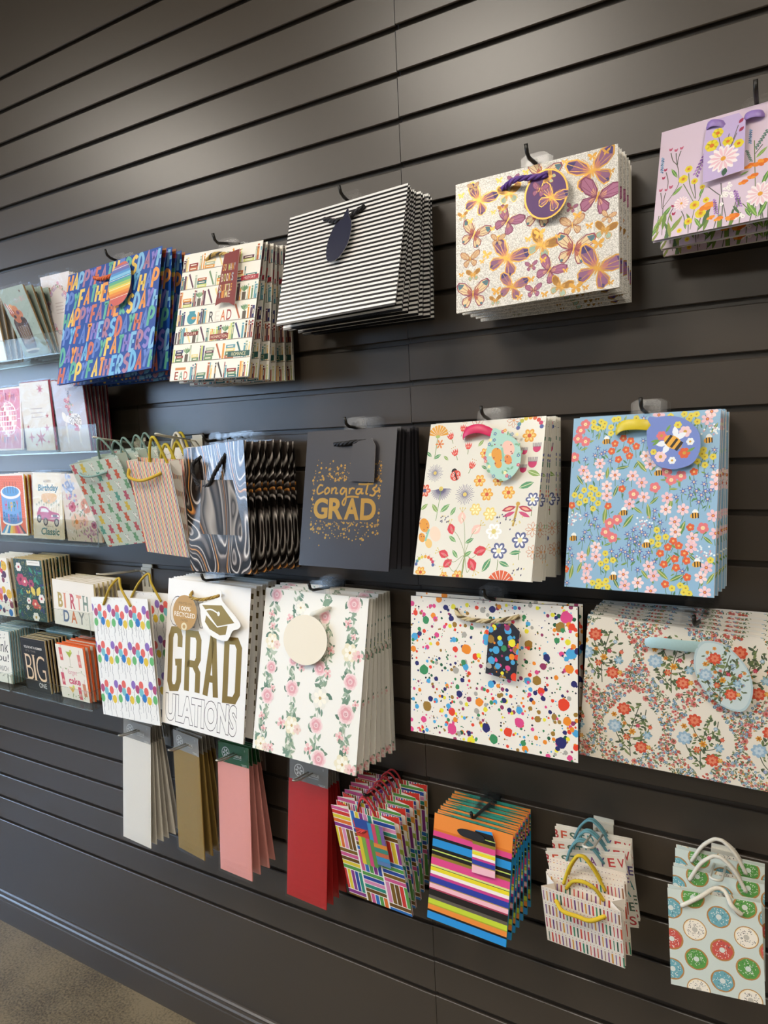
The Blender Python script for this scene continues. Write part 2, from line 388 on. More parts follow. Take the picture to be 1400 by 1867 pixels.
# resting pose of every front bag, tissue pack and card: centre (m), turn, tilt, lean (rad), width, height
POSE = {
 'father': (-1.2929, -0.1200, 1.7437, -0.0443, -0.2367, -0.0339, 0.3187, 0.2554),
 'book': (-0.9844, -0.1200, 1.7180, -0.0090, -0.2275, 0.0318, 0.2063, 0.2578),
 'stripe': (-0.6938, -0.1200, 1.7739, -0.0846, -0.2745, -0.0084, 0.2577, 0.2055),
 'butterfly': (-0.3531, -0.1200, 1.7555, 0.0289, -0.1394, -0.0275, 0.2424, 0.1992),
 'gummy': (-1.3240, -0.1239, 1.3475, 0.1694, 0.3432, -0.1110, 0.1402, 0.2069),
 'rainbow': (-1.1812, -0.1240, 1.3365, 0.0401, 0.2419, 0.0748, 0.1210, 0.2095),
 'marble': (-1.0193, -0.1200, 1.3404, -0.2025, -0.0557, -0.0646, 0.2080, 0.2563),
 'black': (-0.7044, -0.1200, 1.3631, -0.0294, -0.2052, -0.0024, 0.1942, 0.2462),
 'cream': (-0.4532, -0.1200, 1.3669, -0.0784, -0.3294, -0.0216, 0.2070, 0.2572),
 'bee': (-0.2069, -0.1200, 1.3627, -0.0956, -0.2368, -0.0174, 0.2054, 0.2539),
 'balloon': (-1.3212, -0.1320, 0.9949, -0.1027, -0.0346, -0.0806, 0.2199, 0.2779),
 'grad': (-1.0829, -0.1200, 1.0245, -0.0118, -0.1503, 0.0211, 0.2377, 0.3141),
 'rose': (-0.8131, -0.1200, 1.0223, -0.0487, -0.2238, -0.0026, 0.2519, 0.3169),
 'splat': (-0.4441, -0.1200, 1.0793, -0.0605, -0.1351, -0.0339, 0.2978, 0.2354),
 'tw': (-1.3623, -0.1000, 0.6546, -0.0388, -0.0829, 0.0235, 0.1013, 0.2492),
 'tg': (-1.1898, -0.1000, 0.6660, -0.1499, -0.0388, -0.0087, 0.0966, 0.2379),
 'tp': (-1.0529, -0.1000, 0.6616, -0.1071, -0.1077, -0.0529, 0.1006, 0.2384),
 'tr': (-0.8577, -0.1000, 0.6618, -0.0537, -0.1204, -0.0010, 0.1033, 0.2413),
 'parq': (-0.6922, -0.1200, 0.6840, -0.0897, 0.1437, -0.0551, 0.1484, 0.1964),
 'hstr': (-0.4918, -0.1200, 0.7093, -0.0417, -0.2333, 0.0016, 0.1501, 0.1812),
 'cand': (-0.2971, -0.1200, 0.6835, -0.0465, 0.2128, 0.0038, 0.1260, 0.1130),
 'donut': (-0.1050, -0.1200, 0.7203, 0.1046, -0.1448, -0.0425, 0.1235, 0.1400),
 'lilac': (-0.0694, -0.1032, 1.7959, -0.1262, -0.3183, -0.0105, 0.2367, 0.1626),
 'damask': (-0.1438, -0.0974, 1.0682, 0.1364, 0.0260, 0.0775, 0.2969, 0.2233),
 'milk': (-1.6139, -0.0997, 1.7764, -0.0345, 0.3338, -0.0070, 0.1023, 0.1615),
 'star': (-1.5989, -0.1002, 1.5522, 0.0032, 0.0250, 0.0080, 0.1119, 0.1637),
 'third2': (-1.4725, -0.0998, 1.5466, 0.0091, 0.0571, 0.0080, 0.1088, 0.1629),
 'cake3': (-1.7410, -0.0995, 1.3369, 0.0294, -0.0275, -0.0051, 0.1117, 0.1558),
 'car': (-1.5941, -0.1000, 1.3354, 0.0166, -0.0776, 0.0080, 0.1121, 0.1611),
 'flor3': (-1.4670, -0.1004, 1.3329, 0.0187, 0.0301, 0.0080, 0.1229, 0.1613),
 'green': (-1.7009, -0.0999, 1.1184, 0.0302, 0.0121, 0.0080, 0.1126, 0.1592),
 'bday': (-1.5302, -0.0999, 1.0954, -0.0529, -0.0191, 0.0080, 0.1701, 0.1141),
 'big': (-1.7119, -0.1001, 0.9192, -0.0251, 0.0291, -0.0080, 0.1079, 0.1410),
 'cockt': (-1.5621, -0.1000, 0.9189, -0.0147, 0.0447, -0.0008, 0.1090, 0.1393),
 'disco': (-1.7167, -0.0997, 1.5518, 0.0005, -0.0703, 0.0038, 0.1080, 0.1553),
 'white': (-1.7653, -0.1003, 1.7774, -0.0008, 0.1124, -0.0006, 0.1080, 0.1646),
 'wreath': (-1.5251, -0.0631, 1.7892, 0.0031, 0.0817, 0.0020, 0.1080, 0.1779),
 'dots': (-1.8386, -0.0999, 1.1182, 0.0002, 0.0435, -0.0018, 0.1080, 0.1585),
 'thanks': (-1.8722, -0.1002, 0.9247, -0.0005, -0.0160, -0.0019, 0.1080, 0.1429),
 'candle_back': (-0.2936, -0.0999, 0.6952, 0.0535, 0.0245, -0.0886, 0.1233, 0.1200),
 'bestday': (-0.2960, -0.0678, 0.7156, 0.1154, 0.1278, -0.1525, 0.1269, 0.1325),
 'dashes': (-1.1941, -0.0400, 1.3688, -0.0000, -0.0000, 0.0000, 0.1000, 0.1900),
}
# artwork: motif positions on each printed panel, thousandths of the panel width from its top left corner
ART = {
 'butterfly': [(855,121,296,-10,'A'),(883,279,260,20,'P'),(158,136,233,30,'A'),(352,139,162,0,'G'),(341,307,198,35,'P'),(122,345,207,25,'C'),(96,495,135,0,'D'),(335,535,278,30,'A'),(554,496,207,30,'G'),(737,413,153,0,'D'),(744,555,242,12,'C'),(879,693,296,25,'A'),(114,720,224,0,'C'),(367,715,198,20,'A'),(598,656,189,35,'P'),(502,760,108,0,'P'),(663,765,144,25,'G'),(923,482,135,15,'G'),(940,408,90,20,'D'),(278,409,99,10,'D'),(489,609,81,0,'P'),(119,47,81,0,'D'),(381,58,81,0,'P'),(115,598,99,0,'G'),(261,781,81,0,'G'),(47,211,72,0,'G'),(755,785,81,0,'F'),(541,426,72,0,'F'),(205,488,63,20,'F'),(267,726,63,0,'F'),(885,552,72,0,'F'),(767,362,54,0,'F'),(835,438,45,0,'F'),(291,41,45,0,'F'),(856,38,54,0,'F'),(936,29,45,0,'F'),(964,148,36,0,'F'),(461,32,45,0,'F'),(544,35,36,0,'F'),(696,28,36,0,'F'),(38,80,45,0,'F'),(97,255,45,0,'F'),(472,443,45,0,'F'),(562,587,45,0,'F'),(653,462,36,0,'F'),(695,673,36,0,'F'),(488,690,45,0,'F'),(35,584,36,0,'F'),(245,333,36,0,'F'),(175,524,36,0,'F'),(569,794,45,0,'F'),(413,787,45,0,'F'),(811,794,40,0,'F'),(953,788,36,0,'F'),(313,227,72,0,'G'),(251,232,36,0,'F'),(733,311,72,20,'P'),(537,303,216,15,'C'),(557,74,224,20,'C')],
 'cream': [('fan',81,68,133,0),('tul',197,106,77,-25),('tul',310,45,77,10),('tul',254,245,77,-25),('tul',372,194,77,0),('tul',424,354,77,20),('out',432,43,133,0),('out',740,18,113,0),('sf',107,175,82,0),('pom',94,416,149,0),('pom',386,595,169,0),('half',166,547,174,0),('lady',284,441,123,0),('of',523,267,87,0),('of',502,487,103,0),('of',659,490,92,0),('of',576,596,108,0),('of',754,583,108,0),('of',880,146,113,0),('yf',493,714,103,0),('yf',617,748,113,0),('wf',665,882,133,0),('bf',721,1027,133,0),('bf',883,942,133,0),('bf',952,637,113,0),('leaf',97,280,77,30),('leaf',180,294,62,-40),('leaf',531,382,62,-30),('leaf',942,438,113,-20),('leaf',892,528,123,20),('leaf',853,1036,92,10),('leaf',772,1123,92,-20),('leaf',631,1139,123,60),('leaf',221,705,103,40),('leaf',129,706,92,-50),('leaf',297,730,82,60),('leaf',468,959,82,30),('leaf',319,949,82,-35),('leaf',355,1065,82,-50),('leaf',463,1061,82,35),('leaf',481,184,72,50),('pk',948,237,82,0),('pk',924,351,92,0),('pk',854,397,72,0),('pk',851,261,62,0),('dfly',836,722,236,0),('bfly',109,909,226,0),('cat',876,57,226,0),('cat2',93,1141,185,0),('bud',298,870,97,-20),('bud2',381,779,103,0),('bud2',516,870,103,45),('bud',255,1069,97,-70),('bud',567,1033,113,70),('bud',298,1141,97,-130),('bud',510,1141,113,150),('dots',231,786,72,0),('dots',831,817,113,0),('dots',886,1168,113,0),('dots',716,780,82,0),('fan2',759,1235,154,0),('of',397,1233,97,0),('of',64,1222,97,0),('of',277,1240,72,0),('out',973,861,113,0),('out',989,1026,103,0),('red',15,561,113,0),('leaf',28,696,82,40),('leaf',16,256,72,-40)],
 'bee': {'pk':[(95,389),(213,342),(213,426),(326,428),(126,439),(271,506),(275,575),(450,435),(513,484),(532,584),(436,632),(533,298),(563,356),(680,668),(790,667),(741,751),(748,819),(686,589),(857,857),(851,916),(115,1015),(219,1010),(159,1096),(158,1164),(216,942),(418,1123),(431,1198),(518,1173),(620,1120),(585,1057),(606,1222),(917,1110),(948,1045),(945,1205),(977,706),(992,440),(986,499),(607,14),(920,63),(944,14),(997,821)],'co':[(91,49),(58,93),(98,177),(40,154),(22,290),(461,565),(602,518),(707,468),(768,441),(329,870),(356,744),(304,769),(279,833),(918,788),(674,411)],'orr':[(371,165),(424,187),(464,228),(314,202),(394,249),(293,255),(344,316),(420,294),(379,526),(22,645),(288,648),(849,415),(841,785),(737,879),(773,910),(704,922),(810,958),(751,998),(825,1007),(683,1038),(657,966),(762,1056),(833,1115),(697,1170),(376,72),(2,1110)],'ye':[(152,38),(154,73),(185,85),(207,36),(233,53),(224,77),(279,81),(301,27),(330,24),(281,126),(455,27),(684,28),(773,20),(817,33),(851,26),(805,55),(857,77),(903,269),(913,316),(867,346),(963,317),(915,371),(895,297),(38,569),(85,579),(108,534),(158,515),(188,530),(215,565),(78,629),(122,609),(177,599),(214,629),(181,668),(155,564),(628,809),(639,860),(596,889),(641,906),(688,854),(286,983),(294,1035),(256,1057),(301,1083),(342,1028),(205,1195),(248,1182),(273,1200),(313,1216),(301,1174),(742,1194),(793,1172),(827,1187),(816,1215),(850,1221),(971,995),(245,1221)],'bl':[(192,231),(220,272),(175,281),(244,258),(106,308),(286,324),(381,473),(509,191),(506,31),(785,543),(827,525),(851,484),(870,543),(915,498),(925,544),(958,539),(940,598),(886,616),(901,571),(743,584),(837,571),(930,444),(965,381),(970,272),(133,714),(200,742),(223,795),(172,782),(130,837),(167,871),(113,887),(232,878),(473,813),(432,843),(494,860),(529,826),(553,844),(445,918),(424,967),(395,954),(480,960),(521,958),(555,994),(581,964),(473,1016),(444,994),(515,911),(486,893),(457,875),(364,998),(329,966),(609,678),(607,730),(648,757),(673,812),(620,1023),(514,1085),(802,1077),(25,960),(43,1009),(20,1060),(18,1208),(582,787)],'bee':[(250,184),(620,419),(397,695),(864,707),(46,885),(561,914),(889,1027),(348,1147),(930,206)],'lf':[(470,359,65,60),(508,369,103,-50),(376,375,84,10),(73,459,84,-55),(271,412,84,85),(336,541,84,70),(433,752,112,55),(494,675,75,-35),(601,608,75,45),(568,684,103,-80),(786,800,112,70),(708,1014,84,60),(677,1107,94,-40),(765,1124,94,30),(745,1057,56,70),(268,716,112,85),(382,695,56,30),(139,179,47,20),(91,232,56,20),(658,467,47,0),(752,478,47,0),(723,529,56,0),(298,919,56,20),(363,879,56,0),(285,872,47,0),(163,974,75,85),(104,1094,84,70),(45,1127,103,80),(369,1184,84,-60),(561,1114,75,-50),(975,1115,84,60),(51,529,84,60),(950,867,75,-40),(965,126,75,60),(378,27,47,70),(710,636,84,85),(862,988,65,-40),(633,916,75,30),(198,141,56,80)],'wh':[(48,740),(535,764),(936,948),(956,134)]},
 'splat': [(90,424,30,'g'),(111,631,31,'o'),(908,112,28,'o'),(941,60,33,'p'),(966,243,30,'b'),(925,507,33,'r'),(955,321,25,'n'),(680,637,28,'p'),(486,695,26,'d'),(273,735,31,'p'),(531,749,26,'g'),(616,698,26,'r'),(910,703,30,'d'),(943,589,23,'n'),(780,402,26,'o'),(735,216,23,'o'),(491,206,28,'b'),(365,278,30,'n'),(299,404,20,'s'),(273,639,22,'r'),(445,561,25,'n'),(515,454,20,'b'),(420,314,19,'r'),(269,114,17,'d'),(102,134,23,'g'),(27,236,23,'b'),(18,309,19,'n'),(32,98,17,'r'),(189,10,20,'n'),(524,46,20,'d'),(466,54,17,'s'),(565,28,14,'n'),(680,571,20,'b'),(727,409,20,'b'),(834,275,20,'d'),(815,323,19,'m'),(803,453,20,'r'),(889,182,16,'g'),(970,106,20,'r'),(321,532,20,'d'),(360,378,19,'b'),(347,353,16,'g'),(428,612,17,'s'),(317,755,16,'s'),(134,584,17,'d'),(169,591,16,'b'),(88,709,19,'p'),(295,681,16,'n'),(394,784,26,'y'),(703,742,16,'g'),(714,772,19,'n'),(840,786,14,'p'),(957,775,16,'p'),(989,644,19,'b'),(968,627,14,'n'),(980,395,17,'d'),(482,596,14,'y'),(381,554,16,'m'),(175,215,16,'p'),(111,291,14,'p'),(295,285,17,'r'),(352,199,17,'s'),(233,54,17,'d'),(282,47,16,'y'),(152,106,17,'n'),(166,125,16,'p'),(291,147,16,'o'),(60,217,16,'d'),(784,603,19,'o'),(874,578,17,'o'),(593,532,16,'d'),(564,510,14,'o'),(251,611,16,'b'),(120,484,14,'b'),(171,466,14,'d'),(399,157,12,'g'),(286,232,16,'b'),(948,185,16,'y'),(977,204,14,'n'),(915,248,14,'p'),(738,480,12,'p'),(814,491,14,'d'),(624,579,14,'d'),(540,547,14,'b'),(487,229,16,'b'),(491,172,14,'r'),(441,305,14,'y'),(152,374,9,'g'),(42,390,14,'d'),(23,540,9,'p'),(42,641,14,'b'),(207,641,14,'y'),(339,453,14,'d'),(308,495,14,'g'),(242,496,12,'n'),(381,740,14,'d'),(868,51,12,'y'),(886,64,11,'d'),(998,330,14,'r'),(998,226,17,'d'),(731,108,14,'b'),(935,751,12,'s'),(8,45,17,'p'),(4,778,16,'p'),(989,717,16,'r')],
 'rose': [(120,46,104,'r'),(86,203,60,'b'),(103,292,55,'b'),(110,413,120,'m'),(126,612,93,'r'),(111,835,115,'r'),(158,768,49,'b'),(69,997,60,'b'),(96,1087,49,'b'),(80,1209,110,'m'),(183,1219,66,'b'),(370,125,110,'w'),(275,214,66,'b'),(343,533,77,'r'),(431,570,66,'b'),(353,742,115,'r'),(377,1016,131,'m'),(273,1015,77,'b'),(617,63,66,'l'),(615,169,99,'r'),(695,410,66,'b'),(606,555,104,'r'),(682,582,66,'b'),(628,771,153,'w'),(612,973,110,'r'),(557,1154,77,'b'),(661,1208,120,'r'),(874,53,115,'r'),(835,199,66,'b'),(891,291,49,'b'),(867,406,131,'m'),(950,423,77,'b'),(893,612,110,'r'),(875,846,131,'r'),(954,768,55,'b'),(833,1015,71,'b'),(899,1094,60,'b'),(875,1204,131,'m'),(963,1226,77,'b')],
 'rosecol': [[(114,-4),(111,423),(103,826),(71,1251)],[(356,-4),(333,495),(365,1028),(364,1250)],[(613,24),(656,453),(618,792),(619,1273)],[(875,1),(880,423),(874,842),(891,1251)]],
 'damask': [(91,177),(418,175),(741,143),(252,546),(594,539),(914,524)],
 'damask_sz': [(124,573),(376,521),(248,352),(251,738)],
 'damask_fl': [[(215,455,40,'r'),(283,510,20,'c'),(188,552,42,'b'),(263,559,24,'o'),(245,597,24,'r'),(291,629,38,'r'),(322,547,30,'b'),(170,498,20,'o'),(337,620,16,'o'),(290,471,16,'b'),(230,581,12,'o')]],
 'lilac': [('bud',62,130,20,'k'),('bud',92,143,20,'k'),('bud',122,139,20,'k'),('bud',42,253,19,'m'),('bud',35,302,19,'m'),('bud',25,377,20,'k'),('bud',55,382,18,'k'),('bud',81,371,22,'k'),('bud',102,494,20,'m'),('bud',109,544,21,'m'),('ye',171,286,38,''),('ye',146,341,46,''),('ye',208,372,33,''),('ye',253,419,26,''),('ye',219,520,48,''),('ye',254,578,53,''),('ye',193,612,38,''),('ye',278,505,31,''),('ye',148,657,25,''),('or',288,543,71,''),('or',310,618,36,''),('or',351,634,41,''),('or',489,360,46,''),('or',541,356,61,''),('or',507,426,46,''),('or',462,449,41,''),('da',147,491,76,''),('da',549,541,127,''),('wf',370,515,66,''),('wf',445,637,71,''),('wf',386,462,51,''),('la',234,277,132,20),('la',439,540,102,-15),('bs',21,219,92,0),('bs',481,185,81,0),('gs',537,221,102,30),('gs',481,301,76,-20)],
 'lilac_st': [[(64,152),(79,206),(106,245),(119,309),(117,381),(41,499)],[(93,162),(98,206),(107,245)],[(120,155),(108,203),(107,245)],[(46,270),(62,329),(61,384)],[(54,400),(46,471),(54,664)],[(26,393),(37,456),(40,493)],[(103,509),(83,564),(83,659)],[(173,313),(185,388),(218,480)],[(149,372),(184,442),(214,503)],[(209,389),(223,482)],[(254,437),(244,487),(222,534),(206,665)],[(256,607),(244,697)],[(151,540),(169,585),(176,646)],[(194,633),(197,686)],[(285,428),(344,491),(369,510)],[(349,423),(360,507),(394,664)],[(502,215),(515,391),(536,677)],[(544,252),(509,298)],[(552,598),(559,672)],[(465,575),(530,659)],[(28,538),(15,643)]],
 'lilac_lf': [(94,290,66,-60),(119,621,76,60),(65,530,87,55),(41,566,87,60),(177,629,51,-80),(244,633,71,-60),(542,297,66,45),(569,452,81,70),(514,621,97,-60),(565,629,87,65),(119,406,66,45),(496,634,61,-60),(251,448,56,70),(463,398,41,20),(17,608,87,70),(4,641,61,60)],
 'balloon': [(-59,274,'y'),(53,262,'g'),(-7,109,'v'),(66,155,'m'),(140,111,'c'),(133,187,'t'),(227,177,'c'),(183,247,'b'),(270,271,'y'),(376,259,'g'),(318,110,'v'),(388,155,'m'),(459,112,'c'),(452,186,'t'),(541,176,'c'),(499,245,'b'),(582,268,'y'),(683,256,'g'),(628,111,'v'),(694,155,'m'),(761,113,'c'),(755,185,'t'),(840,175,'c'),(800,242,'b'),(879,265,'y'),(975,254,'g'),(922,111,'v'),(985,154,'m'),(1049,114,'c'),(1043,184,'t'),(44,659,'g'),(-16,507,'v'),(57,551,'m'),(132,505,'c'),(125,581,'t'),(219,568,'c'),(174,640,'b'),(262,661,'y'),(368,646,'g'),(311,498,'v'),(380,541,'m'),(451,496,'c'),(445,570,'t'),(534,557,'c'),(492,627,'b'),(575,648,'y'),(676,634,'g'),(621,489,'v'),(687,531,'m'),(755,487,'c'),(749,560,'t'),(834,547,'c'),(794,616,'b'),(873,636,'y'),(969,622,'g'),(916,480,'v'),(980,522,'m'),(1044,479,'c'),(1038,550,'t'),(31,1080,'g'),(-29,929,'v'),(44,971,'m'),(120,922,'c'),(112,999,'t'),(207,982,'c'),(162,1056,'b'),(250,1074,'y'),(357,1056,'g'),(299,909,'v'),(369,950,'m'),(440,902,'c'),(434,977,'t'),(523,961,'c'),(481,1033,'b'),(564,1051,'y'),(666,1033,'g'),(611,889,'v'),(677,929,'m'),(745,883,'c'),(739,956,'t'),(824,941,'c'),(784,1011,'b'),(863,1029,'y'),(960,1011,'g'),(907,871,'v'),(970,910,'m'),(1035,865,'c'),(1029,937,'t')],
 'balloon_sz': 61,
 'congrats': [[(225,515),(189,509),(160,553),(176,593),(236,569)],[(277,533),(250,558),(261,592),(297,573),(297,543),(277,533)],[(332,532),(329,592)],[(329,566),(357,536),(380,543),(376,583),(404,584)],[(482,544),(450,537),(428,573),(452,593),(485,553)],[(491,535),(496,598),(494,658),(477,695),(458,669),(491,626),(551,614),(636,619)],[(531,535),(529,591)],[(529,567),(553,539),(587,543)],[(654,544),(616,547),(605,582),(632,591),(660,557)],[(666,537),(662,582),(686,583)],[(733,488),(712,577),(732,591)],[(625,501),(711,503),(787,496)],[(814,527),(785,543),(812,572),(789,604),(751,596)],[(814,527),(821,504)],[(812,572),(844,558),(862,547)]],
 'grad_box': [(127,629),(836,825)],
 'g_letters': [[(33,441),(216,418),(225,1001),(51,1030)],[(251,443),(453,435),(461,1012),(268,1017)],[(516,438),(673,452),(696,1015),(486,1019)],[(726,445),(933,429),(935,1000),(734,1014)]],
 'g_ul': [(35,1039),(914,1009),(918,1284),(45,1292)],
 'g_con': [(46,153),(488,145),(459,411),(33,429)],
 'g_cap': {'out':[(659,37),(706,55),(719,132),(924,287),(921,348),(856,372),(816,444),(773,472),(634,457),(504,383),(453,206),(467,181),(687,102),(638,56)],'top':[(475,192),(714,172),(874,309),(674,362)],'bot':[(536,276),(674,367),(794,336),(777,416),(709,430),(583,390),(525,335)],'tas':[(487,248),(587,220),(682,248)]},
 'g_tag': {'c':(289,282),'r':150,'rope':[(308,94),(343,137),(488,145),(663,93)]},
 'parq_tag': [(684,69),(772,171),(834,267),(811,438),(728,629),(633,677),(449,610),(422,410),(472,254),(615,189)],
 'parq_rope': [(340,135),(423,216),(540,210),(672,123)],
 'hstr': [6,181,208,268,300,387,425,438,479,512,593,614,621,663,701,733,798,808,857,873,943,980,1034,1047,1103,1125],
 'hstr_tag': [(559,52),(757,27),(811,136),(834,510),(549,521),(529,149)],
 'hstr_rib': [(334,105),(405,76),(573,75),(682,109),(639,162),(424,161),(361,141)],
 'donut': [(30,231,'b'),(278,67,'g'),(550,240,'b'),(828,78,'g'),(286,437,'w'),(28,595,'r'),(832,416,'w'),(573,613,'r'),(292,777,'g'),(26,947,'b'),(837,770,'g'),(565,967,'b'),(304,1126,'w'),(850,1120,'w'),(1088,174,'b'),(1084,542,'r'),(564,-123,'r')],
 'donut_r': 129,
 'donut_rope': [(148,179),(367,16),(520,-70),(625,-54),(694,59),(794,153)],
 'father_h': {'rope':[(298,74),(425,113),(557,111),(640,89)],'tag':[(677,49),(731,89),(760,170),(754,252),(715,320),(641,346),(581,324),(539,231),(539,136),(581,77)]},
 'book_h': {'rope':[(292,92),(416,62),(550,74),(685,115)],'tag':[(588,94),(770,67),(787,601),(713,564),(622,551),(541,576)]},
 'stripe_h': {'rope':[(324,83),(446,137),(558,142),(614,114),(678,80)],'tag':[(561,82),(579,137),(609,204),(596,332),(525,422),(452,432),(419,376),(423,275),(465,182),(521,144)]},
 'butterfly_h': {'rope':[(309,97),(409,93),(511,103),(606,108)],'tag':[(602,67),(601,214),(464,183),(729,244),(600,366)]},
 'lilac_h': {'r1':[(253,83),(296,76),(367,97)],'r2':[(444,76),(492,78),(546,83)],'tag':[(263,47),(423,48),(460,108),(468,403),(264,423),(253,194)]},
 'marble_h': {'rope':[(305,101),(217,183),(263,328),(335,385),(488,383),(589,277),(710,106)],'tag':[(365,333),(922,363),(869,876),(319,852)]},
 'black_h': {'rope':[(320,127),(440,131),(562,120),(684,114)],'tag':[(562,125),(765,92),(809,162),(815,488),(541,477)]},
 'cream_h': {'rib':[(326,135),(384,102),(492,88),(626,136)],'tag':[(600,89),(688,125),(798,190),(849,290),(841,416),(758,501),(674,490),(593,419),(554,308),(579,189)]},
 'bee_h': {'rib':[(320,128),(382,92),(495,88),(597,99)],'tag':[(549,48),(604,42),(694,39),(783,63),(863,129),(892,204),(887,296),(847,369),(744,403),(637,382),(579,314),(552,217)]},
 'rose_h': {'rib':[(484,168),(575,139),(675,96)],'tag':[(465,170),(687,334),(261,385),(505,545)]},
 'splat_h': {'rope':[(295,61),(339,93),(433,109),(541,104),(629,87),(685,71)],'tag':[(541,116),(661,106),(704,146),(680,411),(503,388),(524,154)]},
 'damask_h': {'rib':[(276,93),(350,78),(451,77),(557,75)],'tag':[(560,36),(621,44),(692,95),(746,170),(766,264),(744,346),(691,363),(609,329),(548,268),(507,182),(504,104),(524,52)]},
 'rainbow_h': {'rope':[(14,155),(67,268),(308,318),(579,252),(764,176)]},
 'gummy_h': {'rope':[(122,159),(236,193),(444,227),(675,213)]},
 'cand_h': {'rope':[(180,162),(287,209),(480,218),(646,214),(812,149)]},
 'balloon_h': {'rope':[(237,71),(401,-108),(523,-203),(598,-111),(721,77)]},
}
# ================================================================== the setting
Z0, PITCH, SEAM = 2.4762, 0.0762, -0.6315
def gz(n): return Z0 - PITCH * n
WALLM = mat('charcoal_painted_board', WALLCOL, WROUGH, 0, .75, .05, 60, .04)
def wall_profile(dz):
    """section of the slotted board from floor to ceiling: (y, z), front face at y = 0"""
    p = [(0, 0.0)]
    for n in range(28, 0, -1):
        z = gz(n) + dz; h = .0046
        p += [(0, z - h - .0012), (.0012, z - h), (.004, z - h), (.004, z - h - .006), (.0105, z - h - .006), (.0105, z + h + .006), (.004, z + h + .006), (.004, z + h), (.0012, z + h), (0, z + h + .0012)]
    p += [(0, 2.80), (.03, 2.80), (.03, 0)]; return p
def extrude(mb, prof, x0, x1):
    b = len(mb.v); n = len(prof)
    mb.v += [(x0, y, z) for y, z in prof] + [(x1, y, z) for y, z in prof]
    for i in range(n):
        j = (i + 1) % n; mb.f.append((b + i, b + j, b + n + j, b + n + i)); mb.mi.append(0)
    for s_, off in ((1, 0), (-1, n)):
        t = tessellate_polygon([[Vector((y, z, 0)) for y, z in prof]])
        for q in t: mb.f.append(tuple(b + off + i for i in q)); mb.mi.append(0)
w = MB(); extrude(w, wall_profile(0), -5.0, SEAM - .0006); extrude(w, wall_profile(.0013), SEAM + .0006, 2.6)
structure(w.build('wall_back', WALLM))
bb = MB(); extrude(bb, [(0, 0), (-.016, 0), (-.016, .072), (-.0145, .075), (-.0145, .078), (-.0165, .081), (-.0165, .0865), (-.013, .090), (-.008, .0915), (-.008, .095), (-.004, .098), (0, .099)], -5.0, 2.6)
structure(bb.build('baseboard_back', WALLM))
def floor_mat():
    m, t, b = principled('sealed_concrete')
    tcn = t.nodes.new('ShaderNodeTexCoord'); a = t.nodes.new('ShaderNodeTexNoise'); a.inputs['Scale'].default_value = 3.2; a.inputs['Detail'].default_value = 6
    f = t.nodes.new('ShaderNodeTexNoise'); f.inputs['Scale'].default_value = 170; f.inputs['Detail'].default_value = 8
    mx = t.nodes.new('ShaderNodeMath'); mx.operation = 'MULTIPLY_ADD'; mx.inputs[1].default_value = .9
    r = t.nodes.new('ShaderNodeValToRGB'); r.color_ramp.elements[0].position = .70; r.color_ramp.elements[0].color = (.060, .044, .024, 1)
    r.color_ramp.elements[1].position = 1.0; r.color_ramp.elements[1].color = (.22, .17, .10, 1)
    t.links.new(tcn.outputs['Object'], a.inputs['Vector']); t.links.new(tcn.outputs['Object'], f.inputs['Vector'])
    t.links.new(f.outputs['Fac'], mx.inputs[0]); t.links.new(a.outputs['Fac'], mx.inputs[2]); t.links.new(mx.outputs[0], r.inputs[0])
    t.links.new(r.outputs[0], b.inputs['Base Color']); b.inputs['Roughness'].default_value = .38
    return m
f = MB(); f.box(-5.0, 2.6, -5.2, .03, -.05, 0); structure(f.build('floor', floor_mat()))
PLASTER = mat('off_white_plaster', '#b9b3a8', .9, 0, .3, .05, 80, .03)
c_ = MB(); c_.box(-5.0, 2.6, -5.2, .03, 2.80, 2.85); structure(c_.build('ceiling', PLASTER))
SIDE = mat('warm_grey_side_wall', '#7d776d', .9, 0, .3, .05, 80, .03)
rw = MB(); rw.box(2.6, 2.68, -5.2, .03, 0, 2.80); structure(rw.build('wall_right', SIDE))
fw = MB(); fw.box(-5.0, 2.6, -5.28, -5.2, 0, 2.80); structure(fw.build('wall_front', SIDE))
WY0, WY1, WZ0, WZ1 = -4.6, -.62, .95, 2.32
lw_ = MB()
lw_.box(-5.08, -5.0, WY1, .03, 0, 2.80); lw_.box(-5.08, -5.0, -5.2, WY0, 0, 2.80); lw_.box(-5.08, -5.0, WY0, WY1, 0, WZ0); lw_.box(-5.08, -5.0, WY0, WY1, WZ1, 2.80)
structure(lw_.build('wall_left', SIDE))
FRAME = mat('dark_window_frame', '#2b2a29', .5)
wf = MB()
for y in (WY0, (WY0 + WY1) / 2 - .02, WY1 - .05): wf.box(-5.06, -5.0, y, y + .05, WZ0, WZ1)
for z in (WZ0, WZ1 - .05): wf.box(-5.06, -5.0, WY0, WY1, z, z + .05)
win = structure(wf.build('window_1', FRAME))
gl = MB(); gl.box(-5.034, -5.03, WY0 + .02, WY1 - .02, WZ0 + .02, WZ1 - .02); gl.build('window_pane', ACRYLIC, win)
